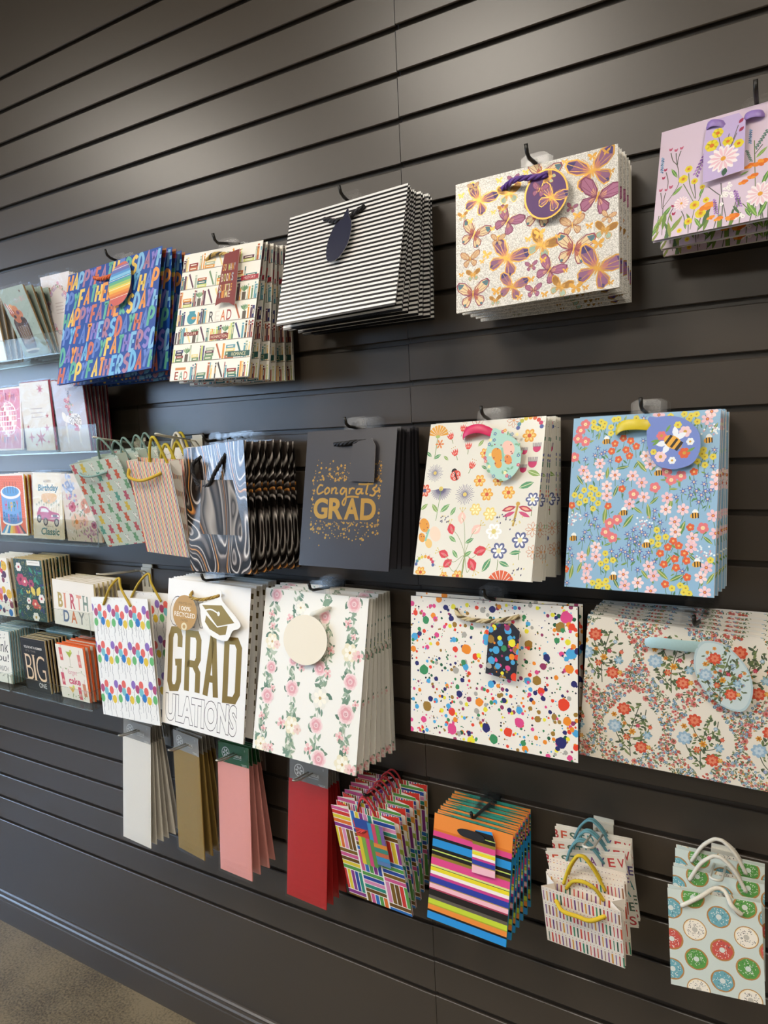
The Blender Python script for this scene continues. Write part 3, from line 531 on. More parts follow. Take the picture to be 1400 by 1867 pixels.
# ceiling lights: recessed square troffers, each with its own lamp
LENS = bpy.data.materials.new('lit_diffuser'); LENS.use_nodes = True
lt = LENS.node_tree; lt.nodes.clear(); lo = lt.nodes.new('ShaderNodeOutputMaterial'); le = lt.nodes.new('ShaderNodeEmission')
le.inputs[0].default_value = (1, .92, .80, 1); le.inputs[1].default_value = LAMP_E; lt.links.new(le.outputs[0], lo.inputs[0])
TRIM = mat('white_light_trim', '#d8d5ce', .5)
for i, (lx, ly, pw, where) in enumerate(LAMPS):
    t = empty('ceiling_light', (lx, ly, 2.80)); tag(t, 'square recessed ceiling light ' + where, 'ceiling light', 'ceiling lights over the aisle')
    q = MB(); s_ = .3
    q.box(-s_ - .03, s_ + .03, -s_ - .03, -s_, -.015, 0); q.box(-s_ - .03, s_ + .03, s_, s_ + .03, -.015, 0); q.box(-s_ - .03, -s_, -s_, s_, -.015, 0); q.box(s_, s_ + .03, -s_, s_, -.015, 0)
    q.build('trim_frame', TRIM, t)
    q = MB(); q.box(-s_, s_, -s_, s_, -.006, 0); q.build('diffuser', LENS, t)
    l = bpy.data.lights.new('lamp', 'AREA'); l.shape = 'SQUARE'; l.size = .58; l.energy = pw; l.color = (1, .92, .81)
    lo_ = bpy.data.objects.new('lamp', l); COL.objects.link(lo_); lo_.parent = t; lo_.location = (0, 0, -.012)

# ================================================================== hooks
BLACKW = mat('black_wire', '#15130f', .4); WHITEW = mat('white_coated_metal', '#d8d4c6', .42, 0, .5); CHROME = mat('grey_steel_wire', '#b9b6ae', .3, .7)
def peg_black(x, z, tip, label, up=.014, lift=0.0):
    """single black wire peg hung in a groove of the board"""
    t = empty('display_peg', (x, 0, z)); tag(t, label, 'hook', 'black pegs holding gift bags')
    b = MB(); b.box(-.012, .012, -.004, -.0006, -.030, .002); b.box(-.012, .012, -.0006, .0036, -.0035, .002); b.build('bracket', BLACKW, t)
    w = MB(); w.tube([(0, -.004, -.012), (0, -.012, -.008), (0, -.03, -.004), (0, tip + .012, lift - .002), (0, tip + .004, lift + .003), (0, tip, lift + up)], .0029, 8); w.build('wire', BLACKW, t, True)
    return t
def hook_double(x, z, tip, label, m=None, group='white double wire hooks', lift=.006, wide=.016, plate=.034):
    t = empty('display_hook', (x, 0, z)); tag(t, label, 'hook', group); m = m or WHITEW
    b = MB(); w2 = plate / 2
    b.box(-w2, w2, -.0036, -.0012, -.072, -.006); b.box(-w2, w2, -.0036, .0034, -.006, -.0036); b.box(-w2, w2, .001, .0034, -.0036, .004)
    b.build('bracket', m, t)
    w = MB(); a = wide / 2
    for sx in (-1, 1):
        w.tube([(sx * a, -.003, -.050), (sx * a, -.0058, -.040), (sx * a, -.0062, -.020), (sx * a, -.014, -.010)] + [(sx * a, -.03, -.006)], .0019, 6)
    arc = [(math.sin(q) * a, tip + .012 - math.cos(q) * .012, lift + .004 * math.cos(q)) for q in [math.pi * (i / 8 - .5) for i in range(9)]]
    w.tube([(-a, -.03, -.006)] + arc + [(a, -.03, -.006)], .0019, 6); w.build('wire', m, t, True)
    return t

# ================================================================== gift bags
INKS = [PAPER, FOIL, GLITTER, MARBLE, SATIN]
def edge_pose(p):
    cx, cy, cz, rz, rx, ry, W, H = p
    m = Matrix.Rotation(rz, 3, 'Z') @ Matrix.Rotation(rx, 3, 'X') @ Matrix.Rotation(ry, 3, 'Y')
    return Vector((cx, cy, cz)), m, W, H
def bag(name, front, W, H, loc, rot, Tt, Tb, side=None, back='#efebe2', back_ink=None, g=None, tab=False, cuff=None, base_col=None, bulge=0.0):
    """folded paper carrier: two panels joined by gussets folded inwards, with the base folded flat inside"""
    t = empty(name, loc, rot)
    front.panel('front_panel', t, INKS, back=back, edge=back)
    bi = back_ink or Ink(W, H, base_col or '#e6e1d8')
    # back panel: its inside face is seen over the front edge
    inner = cuff or Ink(W, H, back)
    hgt = lambda z: Tb + (Tt - Tb) * (z / H) ** 1.2
    tilt = math.atan2(Tt - Tb, H)
    bp = inner.panel('back_panel', t, INKS, back=base_col or back, edge=back)
    bp.location = (0, Tb, 0); bp.rotation_euler = (-tilt, 0, 0)
    g = g or min(.05, W * .24)
    sk = side or Ink(g, H, base_col or '#e6e1d8')
    for s_ in (1, -1):
        def m3(u, v, lift, s_=s_):
            z = H * (1 - v); T = Tb + (Tt - Tb) * z / H
            gg = g * (.55 + .45 * min(1, v * 1.2)) if Tt > .02 else g
            x = W / 2 - .0006 - gg * (1 - u); y = T * (.5 + .5 * u)
            return (s_ * (x + lift), y - lift, z)
        q = []
        for i in range(6):
            z0, z1 = H * i / 6, H * (i + 1) / 6
            def P(u, z):
                T = Tb + (Tt - Tb) * z / H; v = 1 - z / H
                gg = g * (.55 + .45 * min(1, v * 1.2)) if Tt > .02 else g
                return (s_ * (W / 2 - .0006 - gg * (1 - u)), max(.0008, T * (.5 - .5 * u)), z)
            q.append([P(0, z0), P(1, z0), P(1, z1), P(0, z1)])
        sk.skin('gusset', t, INKS, m3, back, q)
    fb = MB(); hb = min(.30 * H, .5 * g * 2)
    y0 = Tb * .35; y1 = (Tb + (Tt - Tb) * hb / H) * .8
    b = len(fb.v)
    for dy in (0, .0008):
        for x, z, y in ((-W / 2 + .001, 0, y0), (W / 2 - .001, 0, y0), (W / 2 - .001, hb, y1), (-W / 2 + .001, hb, y1)): fb.v.append((x, y + dy, z + .0005))
    fb.f += [(0, 1, 2, 3), (7, 6, 5, 4), (0, 4, 5, 1), (1, 5, 6, 2), (2, 6, 7, 3), (3, 7, 4, 0)]
    mesh_obj('base_fold', fb.v, fb.f, [PAPER], t, None, [lin(base_col or back)] * 6)
    if tab: add_tab(t, H, Tt, bp)
    return t
TABEDGE = clear_mat('tab_edge_plastic', '#ffffff', .22, .3)
def add_tab(t, H, Tt, bp):
    """clear hang tab stuck to the back panel, with a round hole for the peg"""
    v = []; f = []; w2, z0, z1 = .021, H - .012, H + .024; hz, r = H + .0105, .0052; y = Tt + .0012; th = .0005
    N = 16; ring = [(r * math.cos(2 * math.pi * i / N), hz + r * math.sin(2 * math.pi * i / N)) for i in range(N)]
    out = []
    for i in range(N):
        a = 2 * math.pi * i / N; c, s_ = math.cos(a), math.sin(a)
        k = min(w2 / max(1e-6, abs(c)), ((z1 - hz) if s_ > 0 else (hz - z0)) / max(1e-6, abs(s_)), .030 if s_ > 0 else 9); out.append((c * k, hz + s_ * k))
    for yy in (y, y + th):
        v += [(a, yy, b) for a, b in ring] + [(a, yy, b) for a, b in out]
    M = 2 * N; mi = []
    for i in range(N):
        j = (i + 1) % N
        f += [(i, j, N + j, N + i), (M + j, M + i, M + N + i, M + N + j), (N + i, N + j, M + N + j, M + N + i), (j, i, M + i, M + j)]; mi += [0, 0, 1, 1]
    o = mesh_obj('hang_tab', v, f, [TABCLEAR, TABEDGE], bp, mi); o.matrix_parent_inverse = bp.matrix_basis.inverted()
def uvp(W, H, q, y=-.006): return ((q[0] - 500) * W / 1000, y, H - q[1] * W / 1000)
ROPES = {}
def rope_mats(c1, c2=None):
    return [mat('cord_' + c1[1:], c1, .6, 0, .4, .2, 500, .1), mat('cord_' + (c2 or c1)[1:], c2 or c1, .6, 0, .4, .2, 500, .1)]
def cord(t, W, H, pts, r, c1, c2=None, dep=-.006, name='handle', deps=None):
    P = [uvp(W, H, p, dep) for p in pts]
    P[0] = (P[0][0], .002, P[0][2]); P[-1] = (P[-1][0], -.002 if deps is None else deps, P[-1][2])
    b = MB(); b.rope(P, r); return b.build(name, rope_mats(c1, c2), t, True)
def loop(t, pts, r, c1, name='handle'):
    b = MB(); b.tube(smooth3(pts, 6), r, 8, 0); return b.build(name, [mat('paper_cord_' + c1[1:], c1, .75, 0, .3, .4, 700, .12)], t, True)
def ribbon(t, W, H, pts, wid, c1, name='handle', dep=-.010):
    """flat satin ribbon bowed off the panel"""
    path = smooth3([uvp(W, H, p, 0) for p in pts], 6); n = len(path); v = []; f = []
    for i, p in enumerate(path):
        s_ = i / (n - 1); bow = math.sin(math.pi * s_) ** .6 * dep - .0012; ww = wid * (.35 + .65 * math.sin(math.pi * min(1, s_ * 1.0)) ** .5) if i in (0, n - 1) else wid * (.6 + .4 * min(1, min(s_, 1 - s_) * 6))
        v += [(p.x, bow, p.z + ww / 2), (p.x, bow - .0025, p.z), (p.x, bow, p.z - ww / 2)]
    k = len(v); v += [(a, b_ + .0007, c) for a, b_, c in v]
    for i in range(n - 1):
        for q in (0, 1):
            a = 3 * i + q; f += [(a, a + 1, a + 4, a + 3), (k + a + 3, k + a + 4, k + a + 1, k + a)]
    return mesh_obj(name, v, f, [mat('ribbon_' + c1[1:], c1, .38, 0, .5, .05, 400, .05)], t, smooth=True)
def gift_tag(t, W, H, outline, dep, bg, draw=None, base=0, back='#efebe2', lean=0.0, k=None, thick=.0007):
    """card tag: outline in panel units; drawn in the panel's own units"""
    ink = Ink(W, H, bg, outline=outline, base=base)
    if draw: draw(ink)
    o = ink.panel('gift_tag', t, INKS, back=back, thick=thick); o.location = (0, dep, 0)
    return o

def stack(key, N, make, top_back=-.014, bot_back=-.010, rz_back=0.0, jit=.0025, seed=1, labels=None, cat='gift bag', group=None, make_back=None, name='gift_bag', fan=1.0, dx=0.0, zsag=0.0, order=None):
    """bags one behind another on a peg, front one first"""
    rnd = random.Random(seed); c, m, W, H = edge_pose(POSE[key]); rz, rx, ry = POSE[key][3:6]
    top = c + m @ Vector((0, 0, H / 2)); bot = c + m @ Vector((0, 0, -H / 2))
    pt = (top.y - top_back) / max(1, N - .3) * -1; pb = (bot.y - bot_back) / max(1, N - .3) * -1
    out = []; first = None
    for i in range(N):
        s_ = i / max(1, N - .3)
        ty = top.y + (top_back - top.y) * s_; by = bot.y + (bot_back - bot.y) * s_ ** fan
        a = math.asin(max(-.9, min(.9, (by - ty) / H))); z = rz * (1 - s_) + rz_back * s_; yl = ry * (1 - s_)
        jx = jz = jr = 0
        if i: jx = rnd.uniform(-jit, jit); jz = rnd.uniform(-jit, jit * .6); jr = rnd.uniform(-.008, .008)
        r = Matrix.Rotation(z + (rnd.uniform(-1, 1) * min(.015, .12 * min(pt, pb) / W) if i else 0), 3, 'Z') @ Matrix.Rotation(a if i else rx, 3, 'X') @ Matrix.Rotation(yl + jr, 3, 'Y')
        tp = Vector((top.x + jx + dx * s_, ty, top.z + jz - zsag * s_)) if i else top
        loc = tp - r @ Vector((0, 0, H))
        if i == 0: o = make(W, H, loc, r, pt, pb)
        elif first is None: o = first = (make_back or make)(W, H, loc, r, pt, pb)
        else:
            o = clone(first); o.location = loc; o.rotation_quaternion = r.to_quaternion()
        o.name = name; tag(o, labels(i, N), cat, group); out.append(o)
    return out
ORD = ['front', 'second', 'third', 'fourth', 'fifth', 'sixth', 'seventh', 'eighth', 'ninth', 'tenth', 'eleventh', 'twelfth']
def nth(what, front_extra, where):
    def f(i, N):
        if i == 0: return f'{what} {front_extra}, foremost on its peg'
        if i == N - 1: return f'{what}, rearmost on its peg next to the wall'
        return f'{what}, {ORD[i]} from the front {where}'
    return f
# ================================================================== artwork of the bags
def rr(seed): return random.Random(seed)
FC = ['#e59a52', '#5fae9a', '#6fb4e0', '#8379c4', '#e6c766', '#c9705c', '#7fb7dd', '#e59a52', '#5f7fc8', '#a87a96']
def art_father(W, H):
    k = Ink(W, H, '#164a9c'); r = rr(3); rows = [('HAPPYFATHERSDAYH', 0), ('PPYFATHERSDAYHAP', -30), ('HAPPYFATHERSDAYH', -6), ('PPYFATHERSDAYHAP', -38), ('DAYHAPPYFATHERSD', 0), ('HAPPYFATHERSDAYH', 8)]
    rh = k.h / 6
    for i, (s_, dx) in enumerate(rows):
        x = dx
        for j, ch in enumerate(s_):
            c = FC[(j * 3 + i * 5 + r.randint(0, 1)) % len(FC)]; cw = 47 if ch not in 'HS' else 51
            k.hand(ch, x, i * rh + 12 + r.uniform(-7, 7), cw, rh * .84, 24, c, slant=.14, rnd=r); x += cw * 1.34
    return k
BK = ['#8f3030', '#2f6d70', '#e09a45', '#34386a', '#6f8f6a', '#c8d27a', '#3c3a38', '#5b9aa8', '#efd493', '#b5643c', '#a9b7a0', '#5a2f45']
def books(k, r, x0, x1, yb, hh):
    x = x0
    while x < x1 - 12:
        m = r.random(); left = x1 - x
        if m < .70 or left < 150:
            bw = r.uniform(11, 27); bh = hh * r.uniform(.62, .93); c = r.choice(BK)
            if x + bw > x1: break
            k.rect_(x, yb - bh, x + bw, yb, c)
            if r.random() < .6: k.rect_(x, yb - bh * .88, x + bw, yb - bh * .83, '#f4efe4')
            if r.random() < .5: k.rect_(x + bw * .3, yb - bh * .7, x + bw * .7, yb - bh * .3, r.choice(['#f0e3b8', '#e9b05a', '#d8e0d0']))
            x += bw + r.choice([1, 2, 3, 14])
        elif m < .84:
            bw = r.uniform(95, 140); y = yb
            for q in range(r.randint(2, 4)):
                bh = hh * r.uniform(.14, .22); o = r.uniform(-8, 8); c = r.choice(BK)
                k.rect_(x + 8 + o, y - bh, x + bw + o, y, c); k.rect_(x + 26 + o, y - bh * .66, x + bw - 22 + o, y - bh * .36, '#efe6d2'); y -= bh
            x += bw + 14
        elif m < .93:
            k.convex_poly([(x + 4, yb - hh * .82), (x + 20, yb - hh * .9), (x + 88, yb - 12), (x + 74, yb)], r.choice(BK)); x += 96
        else:
            k.rect_(x + 14, yb - hh * .42, x + 58, yb, '#5d5348')
            for q in range(5): k.leaf(x + 36 + (q - 2) * 12, yb - hh * .6, hh * .42, 90 - (q - 2) * 26, r.choice(['#7f9f78', '#9bb48c', '#5f8a64']))
            x += 74
def art_books(W, H):
    k = Ink(W, H, '#f1ede3'); r = rr(8); n = 7; rh = k.h / n
    for i in range(n):
        yb = (i + 1) * rh - 6; k.rect_(0, yb, 1000, yb + 7, '#8d857a')
        if i == 3:
            books(k, r, 6, 110, yb, rh - 8); k.disc(200, yb - 62, 62, 58, col='#3f93a5', n=20); k.rect_(160, yb - 132, 240, yb - 112, '#3f93a5'); k.disc(222, yb - 62, 24, 14, 0, '#e99a4a'); k.convex_poly([(240, yb - 62), (262, yb - 76), (262, yb - 48)], '#e99a4a')
            books(k, r, 275, 400, yb, rh - 8)
            for j, ch in enumerate('READ'): k.text(ch, 430 + j * 74, yb - 104, 58, 100, ['#454545', '#e2ddd2', '#d06a34', '#9c3b35'][j], .01)
            books(k, r, 735, 995, yb, rh - 8)
        elif i == 6:
            for j, ch in enumerate('EAD'): k.text(ch, 60 + j * 62, yb - 84, 48, 80, ['#9c4a35', '#4f8a74', '#c0573a'][j], .01)
            k.rect_(60, yb - 124, 200, yb - 100, '#d58a4c'); books(k, r, 262, 560, yb, rh - 8); books(k, r, 580, 990, yb, rh - 8)
        else: books(k, r, 6, 994, yb, rh - 8)
        if i == 4: k.rect_(120, yb - 108, 310, yb - 70, '#7d2f2f'); k.text('SCI-FI', 150, yb - 102, 130, 26, '#f1dcc0'); k.rect_(470, yb - 60, 700, yb - 8, '#8b3434'); k.text('NONFICTION', 485, yb - 48, 200, 26, '#f1dcc0')
        if i == 1: k.rect_(780, yb - 46, 990, yb - 2, '#a83340'); k.text('HISTORY', 815, yb - 36, 140, 24, '#f4d9d4')
        if i == 5: k.rect_(720, yb - 60, 985, yb - 8, '#2f5b55'); k.text('ROMANCE', 770, yb - 50, 170, 32, '#e3ddb0')
    return k
def art_stripe(W, H, n=27):
    k = Ink(W, H, '#f1f0ed', base=4)
    for i in range(n): k.rect_(0, k.h * (i + .5) / n, 1000, k.h * (i + 1) / n, '#0d0c10', 4)
    return k
def butterfly(k, x, y, s, a, t):
    P = {'A': (1, '#c79a48', '#8f5f84', '#453a74', '#b0637a'), 'P': (0, '#84405f', '#b06f90', '#84405f', '#d99c88'), 'G': (1, '#c79a48', '#9c6c30', '#9cbcae', '#c99a58'), 'C': (0, '#96485a', '#ecd2a4', '#4f7f8a', '#c9785a'), 'D': (0, '#a5684a', '#e2ba8c', '#d58a70', '#efd9ae'), 'F': (1, '#c79a48', None, None, None)}[t]
    ca, sa = math.cos(math.radians(a)), math.sin(math.radians(a)); f = s / 2; mi = P[0]
    def T(pts, m): return [(x + f * (px * m * ca - py * sa), y + f * (px * m * sa + py * ca)) for px, py in pts]
    up = [(.03, .02), (.1, -.33), (.45, -.70), (.85, -.80), (1, -.62), (.92, -.3), (.6, -.04), (.25, .06)]; lo = [(.03, .02), (.35, .06), (.62, .18), (.68, .42), (.52, .68), (.32, .72), (.14, .45)]
    def sc(w_, q): cx = sum(p[0] for p in w_) / len(w_); cy = sum(p[1] for p in w_) / len(w_); return [(cx + (p[0] - cx) * q, cy + (p[1] - cy) * q) for p in w_]
    for m in (1, -1):
        for w_ in (lo, up): k.poly(T(w_, m), P[1], mi)
        if P[2] and s > 30:
            k.poly(T(sc(lo, .82), m), P[2] if t != 'G' else P[3]); k.poly(T(sc(up, .84), m), P[2])
            k.poly(T([(.05, 0), (.14, -.22), (.3, -.36), (.36, -.14), (.24, 0)], m), P[4]); k.poly(T([(.05, .04), (.24, .1), (.32, .24), (.22, .36), (.12, .26)], m), P[4])
            if s > 55:
                if t in 'AC': k.poly(T([(.52, -.62), (.84, -.70), (.92, -.6), (.84, -.36), (.7, -.42)], m), P[3]); k.disc(*T([(.48, .56)], m)[0], f * .08, col=P[3], n=8)
                for ex, ey in ((.86, -.66), (.84, -.34), (.46, -.62), (.62, -.08), (.6, .3), (.46, .6), (.24, .62)): k.stroke(T([(.05, 0), (ex, ey)], m), f * .022, P[1], mi)
            if s > 90: k.stroke(T([(.02, -.1), (.12, -.4), (.3, -.62)], m), f * .02, '#c79a48', 1)
    k.disc(x, y, f * .045, f * .28, a, '#c79a48', 8, 1)
def art_butterfly(W, H):
    k = Ink(W, H, '#d9d3c6', base=2)
    for q in ART['butterfly']: butterfly(k, *q)
    return k
def tulip(k, x, y, s, a, c='#d8463c', c2='#f2b7a2', head='#b98a3c'):
    ca, sa = math.cos(math.radians(a)), math.sin(math.radians(a)); f = s / 2; T = lambda pts: [(x + f * (p * ca - q * sa), y + f * (p * sa + q * ca)) for p, q in pts]
    k.stroke(T([(0, .9), (.05, 1.4), (0, 2)]), 5, '#6f8a4e'); k.poly(T([(-.75, -.5), (-.4, .05), (-.25, -.7), (0, 0), (.25, -.7), (.4, .05), (.75, -.5), (.7, .3), (.35, .9), (-.35, .9), (-.7, .3)]), c)
    for i in (-1, 0, 1): k.disc(*T([(i * .35, .35)])[0], f * .08, f * .25, a, c2, 8); k.disc(*T([(i * .45, -1)])[0], f * .1, col=head, n=8)
def pom(k, x, y, s, a0=0, a1=360, c='#6f6a88', n=30):
    k.stroke(None, s * .022, c, many=[[(x + s * .1 * math.cos(t), y + s * .1 * math.sin(t)), (x + s * (.44 + .06 * (i % 2)) * math.cos(t), y + s * (.44 + .06 * (i % 2)) * math.sin(t))] for i, t in enumerate(math.radians(a0 + (a1 - a0) * j / n) for j in range(n))])
    k.disc(x, y, s * .1, col='#d9c26a', n=10)
def art_cream(W, H, bg='#dfdcd0'):
    k = Ink(W, H, bg, base=4); r = rr(5)
    for q in ART['cream']:
        t, x, y, s, a = q
        if t in ('fan', 'fan2'):
            c = '#e0a03c' if t == 'fan' else '#d9603a'
            for i in range(9): b = math.radians(-165 + i * 19); k.convex_poly([(x, y + s * .3), (x + s * .72 * math.cos(b - .13), y + s * .3 + s * .72 * math.sin(b - .13)), (x + s * .72 * math.cos(b + .13), y + s * .3 + s * .72 * math.sin(b + .13))], c)
            if t == 'fan': k.stroke([(x, y + s * .3), (x - 4, y + s), (x - 8, y + s * 1.7)], 6, '#7a9a62'); k.disc(x, y + s * .32, s * .16, s * .1, 0, '#a9b96a')
        elif t == 'tul': tulip(k, x, y, s, a)
        elif t == 'out': k.stroke(None, 3.5, '#c98a6a', many=[closed2([(x + s * .5 * (u * math.cos(b) - v * math.sin(b)), y + s * .5 * (u * math.sin(b) + v * math.cos(b))) for u, v in ((.08, 0), (.6, .2), (1, 0), (.6, -.2))], 3) for b in (i * math.pi / 4 for i in range(8))]); k.disc(x, y, s * .07, col='#e0a062')
        elif t == 'sf': k.flower(x, y, s / 2, 6, '#df8a4a', '#c65a3a', .25, .2)
        elif t == 'pom': pom(k, x, y, s)
        elif t == 'half': pom(k, x, y, s * 1.1, 0, 175); k.stroke([(x, y), (x - 6, y + s * .8), (x - 16, y + s * 1.5)], 5, '#7a9a62')
        elif t == 'lady':
            k.disc(x - s * .12, y - s * .28, s * .2, col='#1d1b1a'); k.disc(x, y, s * .38, s * .34, -25, '#d44a3a', 18); k.stroke([(x - s * .1, y - s * .25), (x + s * .15, y + s * .32)], s * .08, '#1d1b1a')
            for u, v in ((-.2, .02), (.18, -.12), (-.06, .2), (.24, .1), (-.16, -.14)): k.disc(x + u * s, y + v * s, s * .08, col='#f1e4d6', n=10); k.disc(x + u * s, y + v * s, s * .05, col='#c2352c', n=8)
        elif t in ('of', 'yf', 'wf', 'bf', 'red'):
            c, c2, cc = {'of': ('#e3a23c', '#f0cf7a', '#cf5a33'), 'yf': ('#e8cf78', '#f6efc0', '#e9d48a'), 'wf': ('#f8f7f2', '#e6e2d2', '#d9c97a'), 'bf': ('#5b648e', '#eef0f2', '#e4dca6'), 'red': ('#d8573c', '#efb79c', '#4a5280')}[t]
            k.flower(x, y, s / 2, 6, c, None, pw=.34); k.flower(x, y, s * .38, 6, c2, cc, .4, .2)
            if t == 'bf' and s > 60: k.stroke([(x, y + s * .5), (x, y + s * 1.1)], 5, '#6f8a4e')
        elif t == 'leaf': k.leaf(x, y, s, a, r.choice(['#6fa56a', '#8aa860', '#58956a']), .4, '#c9d7a6')
        elif t == 'pk':
            k.disc(x, y + s * .1, s * .38, s * .4, 0, '#c9386c', 14); k.rect_(x - s * .4, y - s * .36, x + s * .4, y - s * .05, '#dfdcd0'); k.stroke(None, s * .05, '#6d6078', many=[[(x + s * i * .09, y), (x + s * i * .1, y - s * .4)] for i in range(-4, 5)])
        elif t == 'dfly':
            for m, c in ((-1, '#b23a4c'), (1, '#b23a4c')):
                k.leaf(x + m * s * .28, y - s * .06, s * .5, -m * 16, c, .36); k.leaf(x + m * s * .26, y + s * .12, s * .44, -m * 24, '#c94f78', .3); k.leaf(x + m * s * .28, y - s * .06, s * .3, -m * 16, '#e8a48a', .3)
            k.stroke([(x + 3, y - s * .2), (x - 6, y + s * .1), (x - 22, y + s * .5)], s * .07, '#b5923c'); k.disc(x + 4, y - s * .22, s * .07, col='#c69a3e')
        elif t == 'bfly':
            for u, v, q_, c in ((-.26, -.28, .3, '#e09a3a'), (.22, .02, .32, '#eed3bc'), (-.3, .16, .2, '#e09a3a'), (0, .36, .2, '#e8c27a')): k.disc(x + u * s, y + v * s, q_ * s * .9, q_ * s * .66, 60, c, 16)
            for i in range(10): k.disc(x + s * (-.3 + .18 * math.cos(i * 1.9)), y + s * (-.2 + .34 * math.sin(i * 2.3)), 5, col='#8e3a44', n=6)
            k.stroke([(x - s * .05, y - s * .15), (x - s * .15, y + s * .28)], s * .08, '#8fc2ac')
        elif t in ('cat', 'cat2'):
            for i in range(9):
                b = math.pi * (1 - i / 8); px, py = x + s * .42 * math.cos(b), y + s * .1 - s * .42 * math.sin(b) * .8
                c = ['#4f5f9a', '#5a8fa0', '#b5b84a', '#d6c24a', '#e0a23a', '#dc6a3a', '#d44a44', '#c8406a', '#4f5f9a'][i]; k.disc(px, py, s * .075, col=c, n=10)
                k.stroke([(px + s * .09 * math.cos(b), py - s * .09 * math.sin(b)), (px + s * .13 * math.cos(b), py - s * .13 * math.sin(b))], 3, '#3a3a55')
        elif t in ('bud', 'bud2'):
            c = '#d2414c' if t == 'bud' else '#efc3b4'; k.leaf(x, y, s, 90 - a, c, .7); k.leaf(x + 3, y + 3, s * .7, 90 - a, '#e0707a' if t == 'bud' else '#f6dccc', .3)
            b = math.radians(a - 90)
            for d in (-.3, 0, .3): k.stroke([(x + s * .4 * math.cos(b), y + s * .4 * math.sin(b)), (x + s * .72 * math.cos(b + d), y + s * .72 * math.sin(b + d))], 3, '#c9b04c'); k.disc(x + s * .75 * math.cos(b + d), y + s * .75 * math.sin(b + d), 6, col='#d9c66a', n=6)
        elif t == 'dots':
            for i in range(12): k.disc(x + r.uniform(-.5, .5) * s, y + r.uniform(-.45, .45) * s, 5, 8, 20, r.choice(['#4d4d66', '#4d4d66', '#d8c87a']), 7)
    bx, by = ART['cream'][0][1], 0
    st = ART['cream']
    base = (430, 1290)
    for q in st:
        if q[0] in ('bud', 'bud2'): k.stroke(smooth2([base, (440, 1080), ((q[1] + 440) / 2, q[2] + 60), (q[1], q[2])], 5), 4, '#8a9a64')
    return k
def bee_(k, x, y, s=58, a=-15):
    for u, v, b in ((-.1, -.42, 70), (.2, -.42, 110)): k.leaf(x + u * s, y + v * s, s * .7, b, '#eef0ee', .5)
    k.disc(x, y, s * .5, s * .34, a, '#e3a83e', 14)
    for u in (-.22, .08, .36): k.stroke([(x + u * s, y - s * .3), (x + u * s + 3, y + s * .3)], s * .13, '#2c2622')
def art_bee(W, H, bg='#8fb6d2', dense=1):
    k = Ink(W, H, bg, base=4); d = ART['bee']; r = rr(11)
    for key in ('pk', 'orr', 'ye', 'bl', 'co'):
        for x, y in d[key]:
            k.stroke(smooth2([(x, y), (x + r.uniform(-8, 8), y + 34), (x + r.uniform(-16, 16), y + 80)], 3), 4, '#5f8458'); k.leaf(x + r.uniform(-40, 40), y + r.uniform(20, 60), r.uniform(24, 48), r.uniform(20, 160), r.choice(['#5f8f52', '#7a9a4e', '#4f7f5c']), .3)
    for x, y, s, a in d['lf']: k.leaf(x, y, s * 1.1, a, r.choice(['#5f8f52', '#7a9a4e', '#4f7f5c']), .28, '#cfc77a')
    for x, y in d['wh']:
        for i in range(26): k.disc(x + r.gauss(0, 30), y + r.gauss(0, 26), 7, col=r.choice(['#eef2f2', '#dfe8ea', '#c9a3b0']), n=6)
    for x, y in d['bl']: k.star(x, y, 27, 6, '#636fae', .34, r.uniform(0, 60)); k.disc(x, y, 7, col='#e7c9a6', n=6)
    for x, y in d['ye']: k.flower(x, y, 22, 5, '#e3d24e', '#b99a2e', .28, .5, r.uniform(0, 60))
    for x, y in d['orr']: k.flower(x, y, 27, 5, '#dc6238', '#e9b36a', .3, .46, r.uniform(0, 60))
    for x, y in d['co']: k.flower(x, y, 38, 5, '#e0787c', '#c24a4c', .34, .46, r.uniform(0, 60)); k.flower(x, y, 14, 6, '#f0d9a8')
    for x, y in d['pk']: k.flower(x, y, 42, 6, r.choice(['#f0cdd0', '#ecc2c8', '#f3d8d6']), '#c9524c', .26, .30, r.uniform(0, 60)); k.disc(x, y, 6, col='#e8b05c', n=6)
    for x, y in d['bee']: bee_(k, x, y)
    return k
SC = {'g': '#3c8a58', 'o': '#9a7630', 'p': '#dc4a86', 'b': '#4aa3d4', 'r': '#e2442a', 'n': '#e88a26', 'd': '#2a2a66', 's': '#aaa69c', 'y': '#e6dc34', 'm': '#93345e', 'k': '#1f1e2e', 'e': '#1f5a3c'}
def blob(k, r, x, y, s, c):
    n = 12; k.add([[(x + s * r.uniform(.86, 1.08) * math.cos(2 * math.pi * i / n), y + s * r.uniform(.86, 1.1) * math.sin(2 * math.pi * i / n)) for i in range(n)]], c)
def art_splat(W, H):
    k = Ink(W, H, '#ece6da'); r = rr(21)
    for i in range(520): blob(k, r, r.uniform(0, 1000), r.uniform(0, k.h), r.choice([2.5, 3, 3.5, 4, 5, 6]), SC[r.choice('kkdgobpeo')])
    for i in range(300): blob(k, r, r.uniform(0, 1000), r.uniform(0, k.h), r.uniform(6, 13), SC[r.choice('gopbrndsyme')])
    for x, y, s, c in ART['splat']:
        blob(k, r, x, y, s, SC[c])
        if r.random() < .4: blob(k, r, x + s * r.uniform(-1.2, 1.2), y + s * r.uniform(.3, 1.2), s * .45, SC[r.choice('gopbrnd' + c)])
    return k
